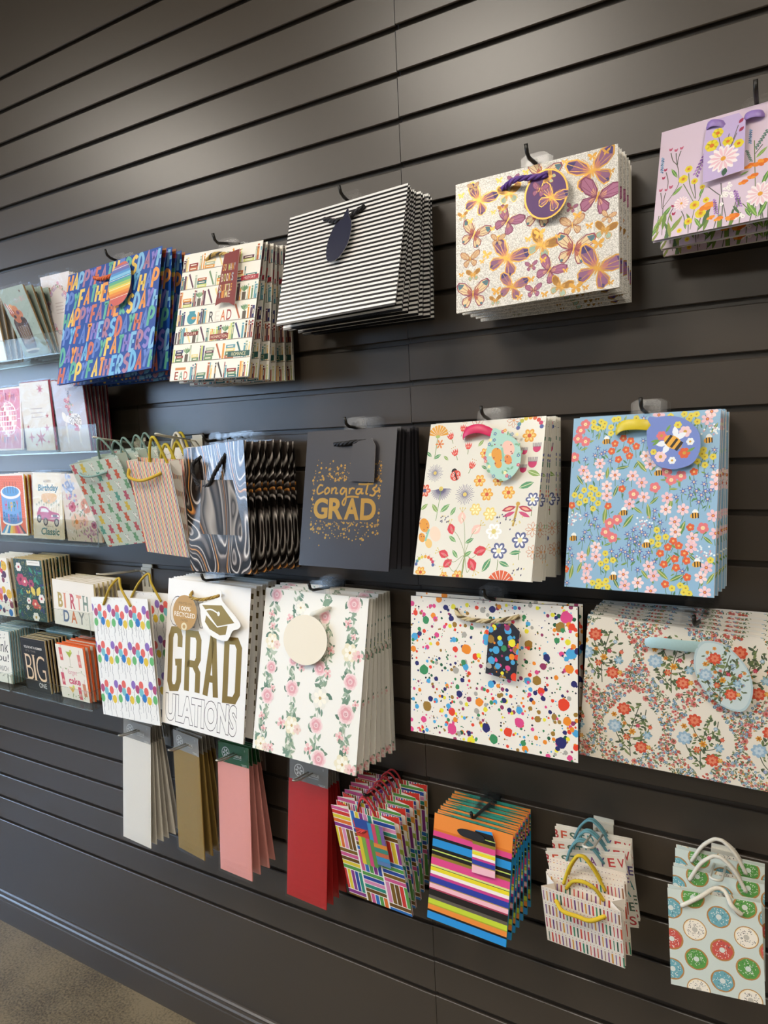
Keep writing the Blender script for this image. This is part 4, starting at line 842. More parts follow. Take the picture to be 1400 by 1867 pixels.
def art_rose(W, H, bg='#efece3'):
    k = Ink(W, H, bg); r = rr(31)
    for colm in ART['rosecol']:
        path = smooth2(colm, 14); k.stroke(path, 4, '#8a9a80')
        for i, (x, y) in enumerate(path):
            for j in range(3):
                a = r.uniform(0, 360); d = r.uniform(8, 52); k.leaf(x + d * math.cos(math.radians(a)), y + d * math.sin(math.radians(a)), r.uniform(40, 74), r.uniform(20, 160), r.choice(['#8a9f88', '#a0b29a', '#74907c', '#b9c4ae', '#95a78c']), .36)
    for x, y, s, t in ART['rose']:
        if t == 'l': k.leaf(x, y, s * 1.3, 40, '#7f9a80', .6); continue
        for j in range(3): a = r.uniform(0, 360); k.leaf(x + s * .55 * math.cos(math.radians(a)), y + s * .55 * math.sin(math.radians(a)), s * .55, r.uniform(0, 180), r.choice(['#6f8a72', '#8aa088', '#5c7a66']), .5)
        if t in 'mw':
            k.flower(x, y, s * .56, 6, '#ebe2c4' if t == 'm' else '#e9e6da', '#b99a5a', .16, .38); k.flower(x + 3, y, s * .42, 6, '#f4efdf', '#c9a86a', .2, .3, 25)
            if t == 'm': k.flower(x + s * .45, y + s * .15, s * .3, 5, '#eccfc4', '#d8a89a', .25, .4)
        elif t == 'b': k.flower(x, y, s * .55, 4, '#ecc3c0', '#d98f92', .3, .42, r.uniform(0, 90)); k.leaf(x, y + s * .4, s * .5, 80, '#6f8a72', .5)
        else:
            k.flower(x, y, s * .58, 6, '#f2dcd9', None, pw=.5); k.flower(x, y, s * .48, 5, '#ecc4c4', None, pw=.52, ang=20); k.flower(x, y, s * .36, 5, '#e2a3a8', None, pw=.5, ang=50)
            k.disc(x, y, s * .19, col='#eccaca', n=10); k.stroke([(x + s * .12 * q / 10 * math.cos(q), y + s * .12 * q / 10 * math.sin(q)) for q in range(11)], s * .025, '#b8606c')
    return k
def ogee(x, y, w, h, n=7):
    q = [(math.sin(math.pi * t / 2) ** 1.0 * (.82 + .18 * t), 1 - t) for t in (i / n for i in range(n + 1))]
    r_ = [(a * w, -b * h) for a, b in q]; b_ = [(a * w, b * h) for a, b in reversed(q)][1:]
    pts = r_ + b_; pts += [(-a, b) for a, b in reversed(pts[1:-1])]; return [(x + a, y + b) for a, b in pts]
def bouquet(k, x, y, f, r):
    """one flowering branch; f = scale"""
    for a, *b in (((0, 190), (-10, 40), (30, -150)), ((-5, 150), (-70, 90), (-105, 20)), ((-8, 70), (70, 40), (105, -40)), ((0, 20), (-50, -40), (-75, -110)), ((5, 110), (50, 100), (95, 100)), ((10, -30), (60, -70), (70, -130))):
        k.stroke(smooth2([(x + p * f, y + q * f) for p, q in (a, *b)], 5), 5 * f, '#4f5a44')
    for i in range(90):
        t = r.uniform(0, 6.28); d = math.sqrt(r.random()); k.leaf(x + 104 * f * d * math.cos(t), y + 5 + 170 * f * d * math.sin(t), r.uniform(22, 40) * f, r.uniform(0, 180), r.choice(['#6b7a52', '#55684e', '#7f8f5e', '#4f5c48']), .42)
    for px, py, s, c, c2 in ((-58, -112, 42, '#d8573f', '#e8896a'), (58, 118, 40, '#d8573f', '#ea9070'), (-104, 8, 44, '#9fbfd6', '#c9dbe6'), (0, 26, 22, '#e0a03a', '#c97a2c'), (30, -18, 15, '#b8324a', '#d8607a'), (88, 34, 28, '#8fb4c8', '#b9d2de'), (-30, 68, 22, '#cf5a3a', '#e29a6a'), (-112, -66, 18, '#dc9a3a', '#b9702c'), (100, 110, 16, '#dc9a3a', '#e9b96a'), (-48, -20, 14, '#dc9a3a', '#c9703a'), (60, -80, 14, '#9fb9cc', '#c9dbe6'), (-60, 130, 13, '#8a9ac0', '#b9c4da'), (100, -20, 14, '#d8573f', '#e8896a')):
        k.flower(x + px * f, y + py * f, s * f, 8 if s > 30 else 6, c, c2, .45, .3)
        if s > 30: k.flower(x + px * f, y + py * f, s * .62 * f, 7, c2, c, .3, .3, 20)
def art_damask(W, H):
    k = Ink(W, H, '#efe8da'); r = rr(41); C = ART['damask']; v0 = (C[1][0] - C[0][0], C[1][1] - C[0][1]); v1 = (C[3][0] - C[0][0], C[3][1] - C[0][1])
    cen = [(C[0][0] + i * v0[0] + j * v1[0], C[0][1] + i * v0[1] + j * v1[1]) for j in range(-1, 4) for i in range(-4, 6)]
    cen = [c for c in cen if -250 < c[0] < 1250 and -330 < c[1] < k.h + 330]
    def inside(x, y):
        for cx, cy in cen:
            u, v = abs(x - cx) / 140, abs(y - cy) / 204
            if v < 1 and u < math.sin(math.pi * (1 - v) / 2) * (.82 + .18 * (1 - v)): return True
        return False
    for i in range(9500):
        x, y = r.uniform(-5, 1005), r.uniform(-5, k.h + 5)
        if inside(x, y): continue
        m = r.random()
        if m < .52: k.leaf(x, y, r.uniform(11, 19), r.uniform(0, 180), r.choice(['#7d8a66', '#5f7054', '#93a07a', '#55684e']), .4)
        elif m < .66: k.flower(x, y, r.uniform(6, 9), 5, r.choice(['#d98a86', '#e2a09a', '#cf6a5a']), '#b8524a', .4, .5)
        elif m < .80: k.flower(x, y, r.uniform(6, 9), 5, r.choice(['#8fb0c4', '#6f94b0']), '#dfe4e0', .3, .5)
        elif m < .92: k.disc(x, y, r.uniform(3, 6), col=r.choice(['#d99a4a', '#c9503c', '#dba86a']), n=6)
        elif m < .93: k.flower(x, y, 15, 8, '#d9857e', '#b9504a', .4, .36)
    for cx, cy in cen: bouquet(k, cx, cy + 6, .82, r)
    return k
def art_lilac(W, H):
    k = Ink(W, H, '#d9c6d6', base=4); r = rr(51)
    for s_ in ART['lilac_st']: k.stroke(smooth2(s_, 4), 5, r.choice(['#5f5a52', '#6a7a4e', '#4f5248']), taper=.3)
    for i in range(30):
        x = r.uniform(330, 1000); y = k.h * r.uniform(.62, 1.0); k.stroke([(x, y), (x + r.uniform(-30, 30), k.h + 10)], 5, r.choice(['#6a7a4e', '#7f8f52', '#4f5c46']))
    for x, y, s, a in ART['lilac_lf']: k.leaf(x, y, s * 1.15, a, r.choice(['#6f9a4a', '#5a8a46', '#86a55a']), .26, '#9fbf6a')
    for i in range(40): k.leaf(r.uniform(0, 1000), k.h * r.uniform(.82, 1.0), r.uniform(60, 120), r.uniform(50, 130), r.choice(['#6f8a42', '#5a7a3c', '#8f9a4e', '#4f6a48']), .2)
    for i in range(9): k.leaf(r.uniform(560, 1000), k.h * r.uniform(.4, .95), r.uniform(80, 130), r.uniform(40, 130), r.choice(['#6f9a4a', '#5a8a46']), .26)
    for t, x, y, s, c in ART['lilac'] + [('da', 760, 470, 130, ''), ('ye', 700, 540, 70, ''), ('or', 850, 520, 110, ''), ('la', 900, 380, 130, 10), ('bud', 820, 260, 24, 'm'), ('bud', 930, 300, 24, 'k'), ('ye', 930, 600, 80, ''), ('wf', 690, 650, 90, ''), ('wf', 30, 740, 70, ''), ('wf', 110, 760, 60, ''), ('or', 420, 640, 60, ''), ('ye', 40, 720, 30, ''), ('wf', 520, 720, 80, ''), ('or', 650, 430, 70, ''), ('la', 330, 560, 90, -10), ('da', 950, 700, 120, '')]:
        if t == 'bud': k.poly(closed2([(x - s * .45, y - s * .4), (x, y - s * .2), (x + s * .5, y - s * .45), (x + s * .35, y + s * .3), (x, y + s * .5), (x - s * .4, y + s * .3)], 3), '#c0607c' if c == 'k' else '#a8385a')
        elif t == 'ye': k.flower(x, y, s * .56, 6, '#ecd93c', '#d98a2a', .3, .52, r.uniform(0, 60)); k.flower(x, y, s * .3, 6, '#e2b92e', '#d9762a', .5, .4)
        elif t == 'or':
            for u, v, q in ((-.3, .1, .4), (.25, -.05, .45), (0, -.12, .35), (.05, .2, .3)): k.disc(x + u * s, y + v * s, q * s * .8, q * s * .55, r.uniform(-30, 30), r.choice(['#e8862a', '#ee9a36', '#df7424']), 12)
        elif t == 'da': k.flower(x, y, s * .56, 14, '#f4e9ea', None, pw=.16); k.flower(x, y, s * .5, 12, '#eccad2', '#e2a23a', .2, .11, 12)
        elif t == 'wf':
            for i in range(8): k.flower(x + r.gauss(0, s * .26), y + r.gauss(0, s * .26), s * .16, 5, '#f6f1ee', '#55504c', .2, .5)
        elif t in ('la', 'bs', 'gs'):
            col = {'la': ['#9a6ab4', '#8456a0', '#b083c4'], 'bs': ['#6f93c0', '#54749c', '#8fb0d0'], 'gs': ['#5f7a72', '#6f8a80']}[t]; a = math.radians(90 - c); dx, dy = math.cos(a), -math.sin(a)
            k.stroke([(x - dx * s * .5, y - dy * s * .5), (x + dx * s * .5, y + dy * s * .5)], 4, '#5a6a4a')
            for i in range(14): q = i / 13 - .5; w_ = s * .12 * (1 - .5 * (q + .5)) if t == 'la' else s * .07; m = -1 if i % 2 else 1; k.leaf(x + dx * s * q - dy * w_ * m * .7, y + dy * s * q + dx * w_ * m * .7, s * .17, 90 - c + m * 35, r.choice(col), .6)
    return k
BC = {'v': '#8a6bb4', 'm': '#b04a72', 'c': '#e2685c', 't': '#77bcc4', 'b': '#2f78bc', 'y': '#e2bf3a', 'g': '#68b46c'}
def art_balloon(W, H):
    k = Ink(W, H, '#efede8'); r = rr(61); s = 40
    for x, y, c in ART['balloon']: k.stroke(smooth2([(x, y + s), (x + 8, y + s * 2), (x - 5, y + s * 3), (x + 7, y + s * 4.2), (x, y + s * 5.2)], 3), 4.2, '#57525a')
    for i in range(130):
        x, y = r.uniform(0, 1000), r.uniform(0, k.h); k.disc(x, y, 5, 3, r.uniform(0, 180), '#4a4650', 4)
    for x, y, c in ART['balloon']: k.disc(x, y, s * .95, s * 1.1, 6, BC[c], 14); k.convex_poly([(x - 7, y + s * 1.1), (x, y + s * .9), (x + 7, y + s * 1.1)], BC[c])
    return k
def art_grad_black(W, H, words=True):
    k = Ink(W, H, '#38363a', base=4); r = rr(71)
    if words:
        (x0, y0), (x1, y1) = ART['grad_box']
        for i in range(330):
            m = r.random(); x = r.uniform(x0 - 25, x1 + 30)
            if m < .42: y = y0 - 160 - abs(r.gauss(0, 95))
            elif m < .86: y = y1 + 20 + abs(r.gauss(0, 85))
            else: x = r.choice([x0 - r.uniform(0, 26), x1 + r.uniform(8, 34)]); y = r.uniform(y0 - 200, y1 + 60)
            if y < y0 - 390: continue
            s = r.choice([4, 5, 6, 7, 9, 12]); mi = 1
            if r.random() < .2: k.star(x, y, s * 1.7, 5, '#d9b96a', mi=mi)
            else: k.disc(x, y, s, col='#d9b96a', n=8, mi=mi)
        for j, ch in enumerate('GRAD'):
            w_ = (x1 - x0) / 4; k.text(ch, x0 + j * w_ + 4, y0, w_ - 12, y1 - y0, '#c9983f', .035, mi=1)
        for s_ in ART['congrats']: k.stroke(smooth2(s_, 6), 17, '#e2bd66', 1)
    return k
def blockletter(k, ch, quad, sw, col, mi=0):
    """tall collegiate letter with cut corners, inside a four-point frame"""
    c = .2
    S = {'G': [[(1, .30), (1, .12), (.8, 0), (.2, 0), (0, .12), (0, .88), (.2, 1), (.8, 1), (1, .88), (1, .56), (.55, .56)]], 'R': [[(0, 1), (0, 0), (.8, 0), (1, .1), (1, .42), (.8, .52), (0, .52)], [(.62, .52), (1, .66), (1, 1)]], 'A': [[(0, 1), (.42, 0), (.58, 0), (1, 1)], [(.2, .7), (.8, .7)]], 'D': [[(0, 1), (0, 0), (.75, 0), (1, .12), (1, .88), (.75, 1), (0, 1)]]}[ch]
    p0, p1, p2, p3 = quad; w = abs(p1[0] - p0[0]); h = abs(p3[1] - p0[1]); ix, iy = sw / 2 / w, sw / 2 / h
    def M(u, v): u = ix + u * (1 - 2 * ix); v = iy + v * (1 - 2 * iy); return tuple((p0[i] * (1 - u) + p1[i] * u) * (1 - v) + (p3[i] * (1 - u) + p2[i] * u) * v for i in (0, 1))
    for st in S:
        pts = [M(*q) for q in st]
        if ch in 'RAD' and len(st) > 2 or ch == 'R':
            a, b = pts[0], pts[1]
        k.stroke(pts, sw, col, mi)
def art_gradulations(W, H):
    k = Ink(W, H, '#f0eeea')
    for ch, q in zip('GRAD', ART['g_letters']): blockletter(k, ch, q, 62, '#7d6428', 5)
    def outlined(t, quad, a, b): k.text(t, 0, 0, 1, 1, '#4a4446', a, quad=quad); fs = glyphs(t, a); k.text(t, 0, 0, 1, 1, '#f0eeea', b, quad=inset(quad, t, a, b))
    def inset(quad, t, a, b):
        _, wa, ha = glyphs(t, a); _, wb, hb = glyphs(t, b); du, dv = (wa - wb) / 2 / wa, (ha - hb) / 2 / ha; p0, p1, p2, p3 = quad
        f = lambda u, v: tuple((p0[i] * (1 - u) + p1[i] * u) * (1 - v) + (p3[i] * (1 - u) + p2[i] * u) * v for i in (0, 1)); return [f(du, dv), f(1 - du, dv), f(1 - du, 1 - dv), f(du, 1 - dv)]
    q = ART['g_ul']; outlined('ULATIONS', q, .062, .04); outlined('CON', ART['g_con'], .062, .04)
    return k
PC = ['#2f8a7a', '#d05a8c', '#6a4a1e', '#d23a34', '#2f70b8', '#e2c93a', '#5a9a4a', '#e07030', '#8a3a86', '#2a4a9a', '#d98ab0', '#7a5a1e']
def art_parquet(W, H, ph=0):
    k = Ink(W, H, '#f1ede4'); r = rr(81 + ph); cols = 3; cw = 1000 / cols; y = -cw * .25; i = 0
    # blocks of five bars, alternately lying and standing
    xs = [(-20, 295), (310, 650), (665, 1020)]
    for c, (x0, x1) in enumerate(xs):
        w_ = x1 - x0; y = [-10, -60, -20][c]; o = c % 2 == 0; j = 0
        while y < k.h:
            hgt = 310
            for b in range(5):
                col = PC[(j * 5 + b * 2 + c * 3 + r.randint(0, 1)) % len(PC)]
                if o: k.rect_(x0 + 4, y + b * hgt / 5 + 5, x1 - 4, y + (b + 1) * hgt / 5 - 5, col)
                else: k.rect_(x0 + b * w_ / 5 + 6, y + 6, x0 + (b + 1) * w_ / 5 - 6, y + hgt - 6, col)
            y += hgt; o = not o; j += 1
    return k
def art_bars(W, H, seed, n=26, h=None):
    k = Ink(W, H, '#f1ede4'); r = rr(seed)
    for i in range(n): k.rect_(1000 * i / n + 6, 0, 1000 * (i + 1) / n - 6, h or k.h * .2, r.choice(PC))
    return k
def art_rainbow_side(W, H):
    k = Ink(W, H, '#f1ede4'); cs = ['#cf3a30', '#df6a34', '#e29a3a', '#ddc23e', '#a5b844', '#5c9a4a', '#2f8a7a', '#3f93b4', '#2f6ab0', '#3a4a9a', '#6a3f94', '#93407e', '#b83a50']
    n = len(cs)
    for i, c in enumerate(cs): k.rect_(0, k.h * i / n, 1000, k.h * (i + .93) / n, c); k.rect_(0, k.h * (i + .93) / n, 1000, k.h * (i + 1) / n, '#4a2a24')
    return k
HC = ['#e88a3c', '#d9772e', '#dc4a88', '#1f1c1c', '#2a8ed2', '#1f1c1c', '#c4d86a', '#1f1c1c', '#8f7a2e', '#dc4a88', '#d6dd86', '#3f4a2a', '#e8d62e', '#f0e6de', '#c73f86', '#2f3f9a', '#b08a3a', '#f0b9c4', '#a83a54', '#231f1e', '#5f574e', '#c2d23a', '#aaa832', '#e88a3c', '#1f1c1c', '#2a8ed2']
def art_hstripe(W, H):
    k = Ink(W, H, '#1f1c1c', base=4); ys = ART['hstr']
    for i, c in enumerate(HC): k.rect_(0, ys[i], 1000, ys[i + 1] if i + 1 < len(ys) else k.h, c, 4)
    return k
def art_candles(W, H, rows=4, n=22):
    k = Ink(W, H, '#f1e7da'); r = rr(91); rh = k.h / rows; cs = ['#8a4a86', '#c9403f', '#d8503f', '#6a3f7a', '#d99a3a', '#3f8a6a', '#a83a5a', '#9a6a4a', '#7a5a9a', '#2f5a4a', '#d0563c']
    for j in range(rows):
        for i in range(n):
            x = (i + .5 + .3 * (j % 2)) * 1000 / n; c = cs[(i * 4 + j * 3) % len(cs)]; w_ = r.choice([6, 9, 13, 15])
            k.rect_(x - w_ / 2 - 3, j * rh + rh * .25, x + w_ / 2 + 3, j * rh + rh * .95, c); k.disc(x, j * rh + rh * .13, 5, 9, 0, r.choice(['#5a4a44', '#c9703f', '#7a4a6a']), 6)
    return k
def art_bestday(W, H, sh=0):
    k = Ink(W, H, '#ece6da'); cs = ['#c23f44', '#4a7f7a', '#5a4a86', '#d0563c', '#3f8a8a', '#c9403f', '#4f6a58', '#7a3f7a']; rh = k.h / 5; t = 'BESTDAYEVER'
    for j in range(5):
        for i in range(9):
            ch = t[(i + j * 4 + sh) % 11]; k.text(ch, i * 118 - 40 + 30 * (j % 2), j * rh + rh * .2, 84, rh * .62, cs[(i * 3 + j * 2 + sh) % len(cs)], .015)
    return k
def art_donut(W, H, extra=0):
    k = Ink(W, H, '#cfd8d0'); r = rr(95 + extra); R = ART['donut_r']; D = {'b': '#6fa9b4', 'g': '#5c9a4c', 'w': '#f1e9da', 'r': '#cc5a50'}
    for x, y, c in ART['donut']:
        if extra: x = (x + 333 * extra) % 1100 - 20; c = {'b': 'r', 'g': 'w', 'w': 'g', 'r': 'b'}[c]
        k.disc(x, y, R, R * .98, 0, '#b5834c', 24)
        if c == 'w' : k.disc(x, y, R * .93, R * .9, 0, '#efdcae', 24)
        k.add([[(x + R * (.86 + .035 * math.sin(7 * t + x)) * math.cos(t), y + R * (.86 + .035 * math.sin(7 * t + x)) * math.sin(t)) for t in (2 * math.pi * i / 28 for i in range(28))]], D[c])
        sp_ = '#3a3432' if c == 'w' else '#f0f0e6'
        for i in range(44):
            a = r.uniform(0, 6.28); d = R * r.uniform(.3, .8); u = r.uniform(0, 3.14); px, py = x + d * math.cos(a), y + d * math.sin(a)
            k.stroke([(px - 7 * math.cos(u), py - 7 * math.sin(u)), (px + 7 * math.cos(u), py + 7 * math.sin(u))], 5, sp_ if r.random() < .8 else '#2f4f5a')
        k.disc(x, y, R * .24, col='#c2bcae' if c == 'w' else '#d6ddd6', n=14)
    return k
GB = ['#74a682', '#c4656c', '#d9bf56', None, '#74a682', '#cf6a55', None, '#66a598', '#bd6478', '#cf6a55']
def art_gummy(W, H):
    k = Ink(W, H, '#ccd9cf'); n = 6; rh = k.h / 8.2
    for j in range(9):
        for i in range(-1, 7):
            c = GB[(i + 1 + (j % 3) * 3 + j) % 10]; x = i * 178 + 60 + (j % 2) * 70; y = j * rh + rh * .5; s = 70
            if c is None:
                k.stroke(None, 16, '#f4f4ef', many=[[(x - s * .5, y - s), (x + s * .5, y + s)], [(x + s * .4, y - s * .6), (x - s * .4, y + s * .6)]]);
                for q in range(7): k.disc(x + s * .5 * math.cos(q * 2.1), y + s * .9 * math.sin(q * 1.3), 11, 5, q * 40, '#39343a' if q % 3 else '#b03a44', 5)
                continue
            k.disc(x, y + s * .25, s * .5, s * .72, 0, c, 12); k.disc(x, y - s * .62, s * .42, s * .42, 0, c, 12)
            for m in (-1, 1): k.disc(x + m * s * .34, y - s * .98, s * .17, col=c, n=8); k.disc(x + m * s * .48, y + s * .05, s * .2, s * .26, 0, c, 8); k.disc(x + m * s * .36, y + s * .9, s * .24, s * .24, 0, c, 8)
    return k
VS = ['#cf3f34', '#e2b83a', '#24466a', '#cf3f34', '#d9773f', '#4f8a5a', '#cf3f34', '#e2b83a', '#b8323f', '#24466a', '#d9604a', '#8aa84a']
def art_vstripe(W, H, n=34):
    k = Ink(W, H, '#f4efe6'); r = rr(101)
    for i in range(n): k.rect_(1000 * i / n, 0, 1000 * (i + .54) / n, k.h, VS[i % len(VS)])
    return k
def art_dashes(W, H):
    k = Ink(W, H, '#f0efec'); r = rr(111)
    for i in range(150):
        x, y, u = r.uniform(0, 1000), r.uniform(0, k.h), r.uniform(0, 3.14); k.stroke([(x - 16 * math.cos(u), y - 16 * math.sin(u)), (x + 16 * math.cos(u), y + 16 * math.sin(u))], 9, '#2f2e33')
    return k
def art_plain(W, H, c, base=0): return Ink(W, H, c, base=base)
# ================================================================== stacks of gift bags
INKS.append(mat('bronze_foil', '#8f7338', .42, .55, bscale=40, var=.08)); INKS.append(MARBLE_NO_SHEEN)
def lab(what, front, tail='of its stack'):
    def f(i, N):
        if i == 0: return front
        if i == N - 1: return f'{what}, rearmost {tail} next to the wall'
        return f'{what}, {ORD[i]} from the front {tail}'
    return f
def std(key, N, art, what, front_label, group, front_parts=None, back_parts=None, side=None, back='#efebe2', base_col=None, cuff=None, tab=True, open_=0.0, kt=.55, kb=.12, **kw):
    W, H = POSE[key][6:8]; g = min(.05, W * .24)
    a = art(W, H); s_ = side(g, H) if side else None; cf = cuff(W, H) if cuff else None
    def mk(front):
        def f(W, H, loc, r, pt, pb):
            t = bag('gift_bag', a, W, H, loc, r, max(open_, kt * pt), max(.002, kb * pb), s_, back, None, g, tab, cf, base_col)
            fn = front_parts if front else back_parts
            if fn: fn(t, W, H, max(open_, kt * pt))
            return t
        return f
    return stack(key, N, mk(True), make_back=mk(False), labels=lab(what, front_label), group=group, **kw)
def top_of(key):
    c, m, W, H = edge_pose(POSE[key]); return c + m @ Vector((0, 0, H / 2)), m
def peg_for(key, n, label, dz=.0105, extra=.018, dx=0.0):
    p, m = top_of(key); return peg_black(p.x + dx, gz(n), p.y - extra, label, lift=p.z + dz - gz(n) - .002)
def ell(c, rx, ry, n=28): return [(c[0] + rx * math.cos(2 * math.pi * i / n), c[1] + ry * math.sin(2 * math.pi * i / n)) for i in range(n)]

# --- row at the top
H_ = ART['father_h']
def f_father(t, W, H, T):
    cord(t, W, H, H_['rope'], .0042, '#d8622c', '#e07a3a')
    def d(k):
        ys = [49, 88, 108, 128, 146, 166, 186, 206, 226, 246, 266, 286, 306, 330]
        cs = ['#c96a5c', '#8a6fa8', '#5f6fb4', '#4f93cf', '#7fbfe0', '#3f8fc0', '#5fae8a', '#a9c26a', '#e2cf5a', '#e8b04a', '#df8a3f', '#cf6a3f', '#c9605a', '#c9605a']
        for y, c in zip(ys, cs): k.convex_poly([(500, y - 4), (780, y - 26), (780, y + 60), (500, y + 80)], c)
        for y in (96, 170, 236, 300): k.stroke([(500, y), (780, y - 22)], 3, '#f0e8da')
    gift_tag(t, W, H, closed2(H_['tag'], 3), -.011, '#c96a5c', d)
def s_father(g, H):
    k = Ink(g, H, '#27324f'); r = rr(7); cs = ['#a8602c', '#8f2f2c', '#2f2a5a', '#2f5f8f', '#3f7f6a', '#b8923c', '#a8502c', '#5a2a3a', '#27407a', '#2f6a7a', '#8fa04a', '#b8803a', '#8f3a2c']
    for i in range(26): k.rect_(0, k.h * i / 26, 1000, k.h * (i + 1) / 26, cs[i % 13])
    return k
std('father', 4, art_father, 'blue gift bag with multicoloured hand lettering', 'blue HAPPY FATHERS DAY gift bag with orange cord and striped oval tag', 'fathers day gift bags', f_father, side=s_father, back='#2b4f9a', base_col='#1f57b4', seed=2, dx=.012)
peg_for('father', 8, 'black peg above the blue fathers day bags')

Hb = ART['book_h']
def f_book(t, W, H, T):
    cord(t, W, H, Hb['rope'], .0034, '#c9a860', '#4a4238')
    q = Hb['tag']
    def d(k):
        (x0, y0), (x1, y1) = q[0], q[1]; xl, xr, yt = q[0][0], q[1][0], min(q[0][1], q[1][1])
        L = q[5]; Rr = q[2]; hh = (L[1] - yt); P = ['#d98a3c', '#e2cf8a', '#c9b0a0', '#b9c46a', '#efe3cf', '#d9a03c', '#9fb0b8']
        for j, (s_, v) in enumerate((('SO MANY', .24), ('BOOKS', .42), ('SO LITTLE', .62), ('TIME', .74))):
            x = xl + (L[0] - xl) * v; w_ = (xr - xl) * .86; y = yt + hh * v; n = len(s_); hgt = hh * (.13 if j != 1 else .15)
            for i, ch in enumerate(s_):
                if ch != ' ': k.text(ch, x + 14 + i * w_ / n, y, w_ / n * .76, hgt, P[(i + j * 2) % 7], .02)
    gift_tag(t, W, H, q, -.010, '#7d2c2a', d)
def s_book(g, H):
    k = Ink(g, H, '#8d857c'); r = rr(17)
    for i in range(8):
        y = k.h * i / 8; k.rect_(0, y, 1000, y + 30, '#4a443e'); x = 40
        while x < 950: w_ = r.uniform(60, 160); k.rect_(x, y + k.h / 8 * r.uniform(.15, .5), x + w_, y + k.h / 8, r.choice(BK)); x += w_ + r.choice([5, 80, 160])
    return k
std('book', 6, art_books, 'white bookshelf print gift bag', 'white bookshelf print gift bag with maroon bookmark tag', 'bookshelf print gift bags', f_book, side=s_book, seed=3)
peg_for('book', 8, 'black peg with raised tip above the bookshelf print bags', .0105, .024)

Hs = ART['stripe_h']
def f_stripe(t, W, H, T):
    cord(t, W, H, Hs['rope'], .0042, '#17161a', '#2a292e')
    gift_tag(t, W, H, closed2(Hs['tag'], 3), -.010, '#1b1f38', base=4, back='#c9c7c2')
std('stripe', 7, art_stripe, 'black and white striped gift bag', 'black and white striped gift bag with long navy oval tag', 'black and white striped gift bags', f_stripe, side=lambda g, H: art_stripe(g, H), back='#121114', base_col='#e6e4de', seed=4, fan=1.0, jit=.004)
peg_for('stripe', 8, 'black peg above the black and white striped bags')

Hu = ART['butterfly_h']
def f_butter(t, W, H, T):
    cord(t, W, H, Hu['rope'], .0044, '#5f3f8f', '#7a56a8', dep=-.015, deps=-.012)
    q = Hu['tag']; c = q[1]; rx = (q[3][0] - q[2][0]) / 2; ry = (q[4][1] - q[0][1]) / 2; c = ((q[2][0] + q[3][0]) / 2, (q[0][1] + q[4][1]) / 2)
    def d(k):
        k.disc(c[0], c[1], rx * .92, ry * .93, 0, '#5f3a72', 32)
        butterfly(k, c[0] + rx * .25, c[1] + ry * .2, rx * 1.45, 30, 'A'); butterfly(k, c[0] - rx * .3, c[1] - ry * .22, rx * .8, 20, 'P'); butterfly(k, c[0] + rx * .2, c[1] - ry * .62, rx * .6, -60, 'G')
    gift_tag(t, W, H, ell(c, rx, ry), -.012, '#c79a48', d, base=1)
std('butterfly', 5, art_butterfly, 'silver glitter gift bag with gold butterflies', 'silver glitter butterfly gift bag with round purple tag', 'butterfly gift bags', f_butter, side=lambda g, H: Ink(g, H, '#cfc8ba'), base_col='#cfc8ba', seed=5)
peg_for('butterfly', 8, 'black peg with raised tip above the butterfly bags', .0105, .026)

Hl = ART['lilac_h']
def f_lilac(t, W, H, T):
    ribbon(t, W, H, Hl['r1'], .010, '#9a7fc4', dep=-.012); ribbon(t, W, H, Hl['r2'], .010, '#9a7fc4', 'handle', -.008)
    q = Hl['tag']; xs = [p[0] for p in q]; ys = [p[1] for p in q]; x0, x1, y0, y1 = min(xs), max(xs), min(ys), max(ys)
    def d(k):
        w_ = x1 - x0; h_ = y1 - y0
        for (a, b, c_, e) in ((.35, .3, .45, .55), (.8, .2, .62, .6), (.78, .32, .6, .62), (.6, .3, .5, .6)): k.stroke([(x0 + a * w_, y0 + b * h_), (x0 + c_ * w_, y0 + e * h_)], 4, '#5a554e')
        for a, b, s in ((.32, .24, 30), (.2, .42, 36), (.58, .42, 28), (.84, .50, 26)): k.flower(x0 + a * w_, y0 + b * h_, s, 6, '#ecd93c', '#d9762a', .35, .52)
        for a, b in ((.86, .14), (.88, .28)): k.leaf(x0 + a * w_, y0 + b * h_, 34, 50, '#a03a5a', .6)
        k.flower(x0 + .5 * w_, y0 + .68 * h_, 82, 14, '#f6ecec', None, pw=.16); k.flower(x0 + .5 * w_, y0 + .68 * h_, 70, 12, '#ecc4ce', '#e2a23a', .2, .11, 12)
        k.leaf(x0 + .55 * w_, y0 + .9 * h_, 50, 80, '#3f5f4a', .6)
    gift_tag(t, W, H, q, -.009, '#c3b0d8', d)
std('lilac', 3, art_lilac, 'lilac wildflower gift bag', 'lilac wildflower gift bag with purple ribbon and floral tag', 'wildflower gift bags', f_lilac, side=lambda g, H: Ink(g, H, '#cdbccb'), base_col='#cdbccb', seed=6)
peg_for('lilac', 8, 'black peg above the lilac wildflower bags at the right', .0105, .022)

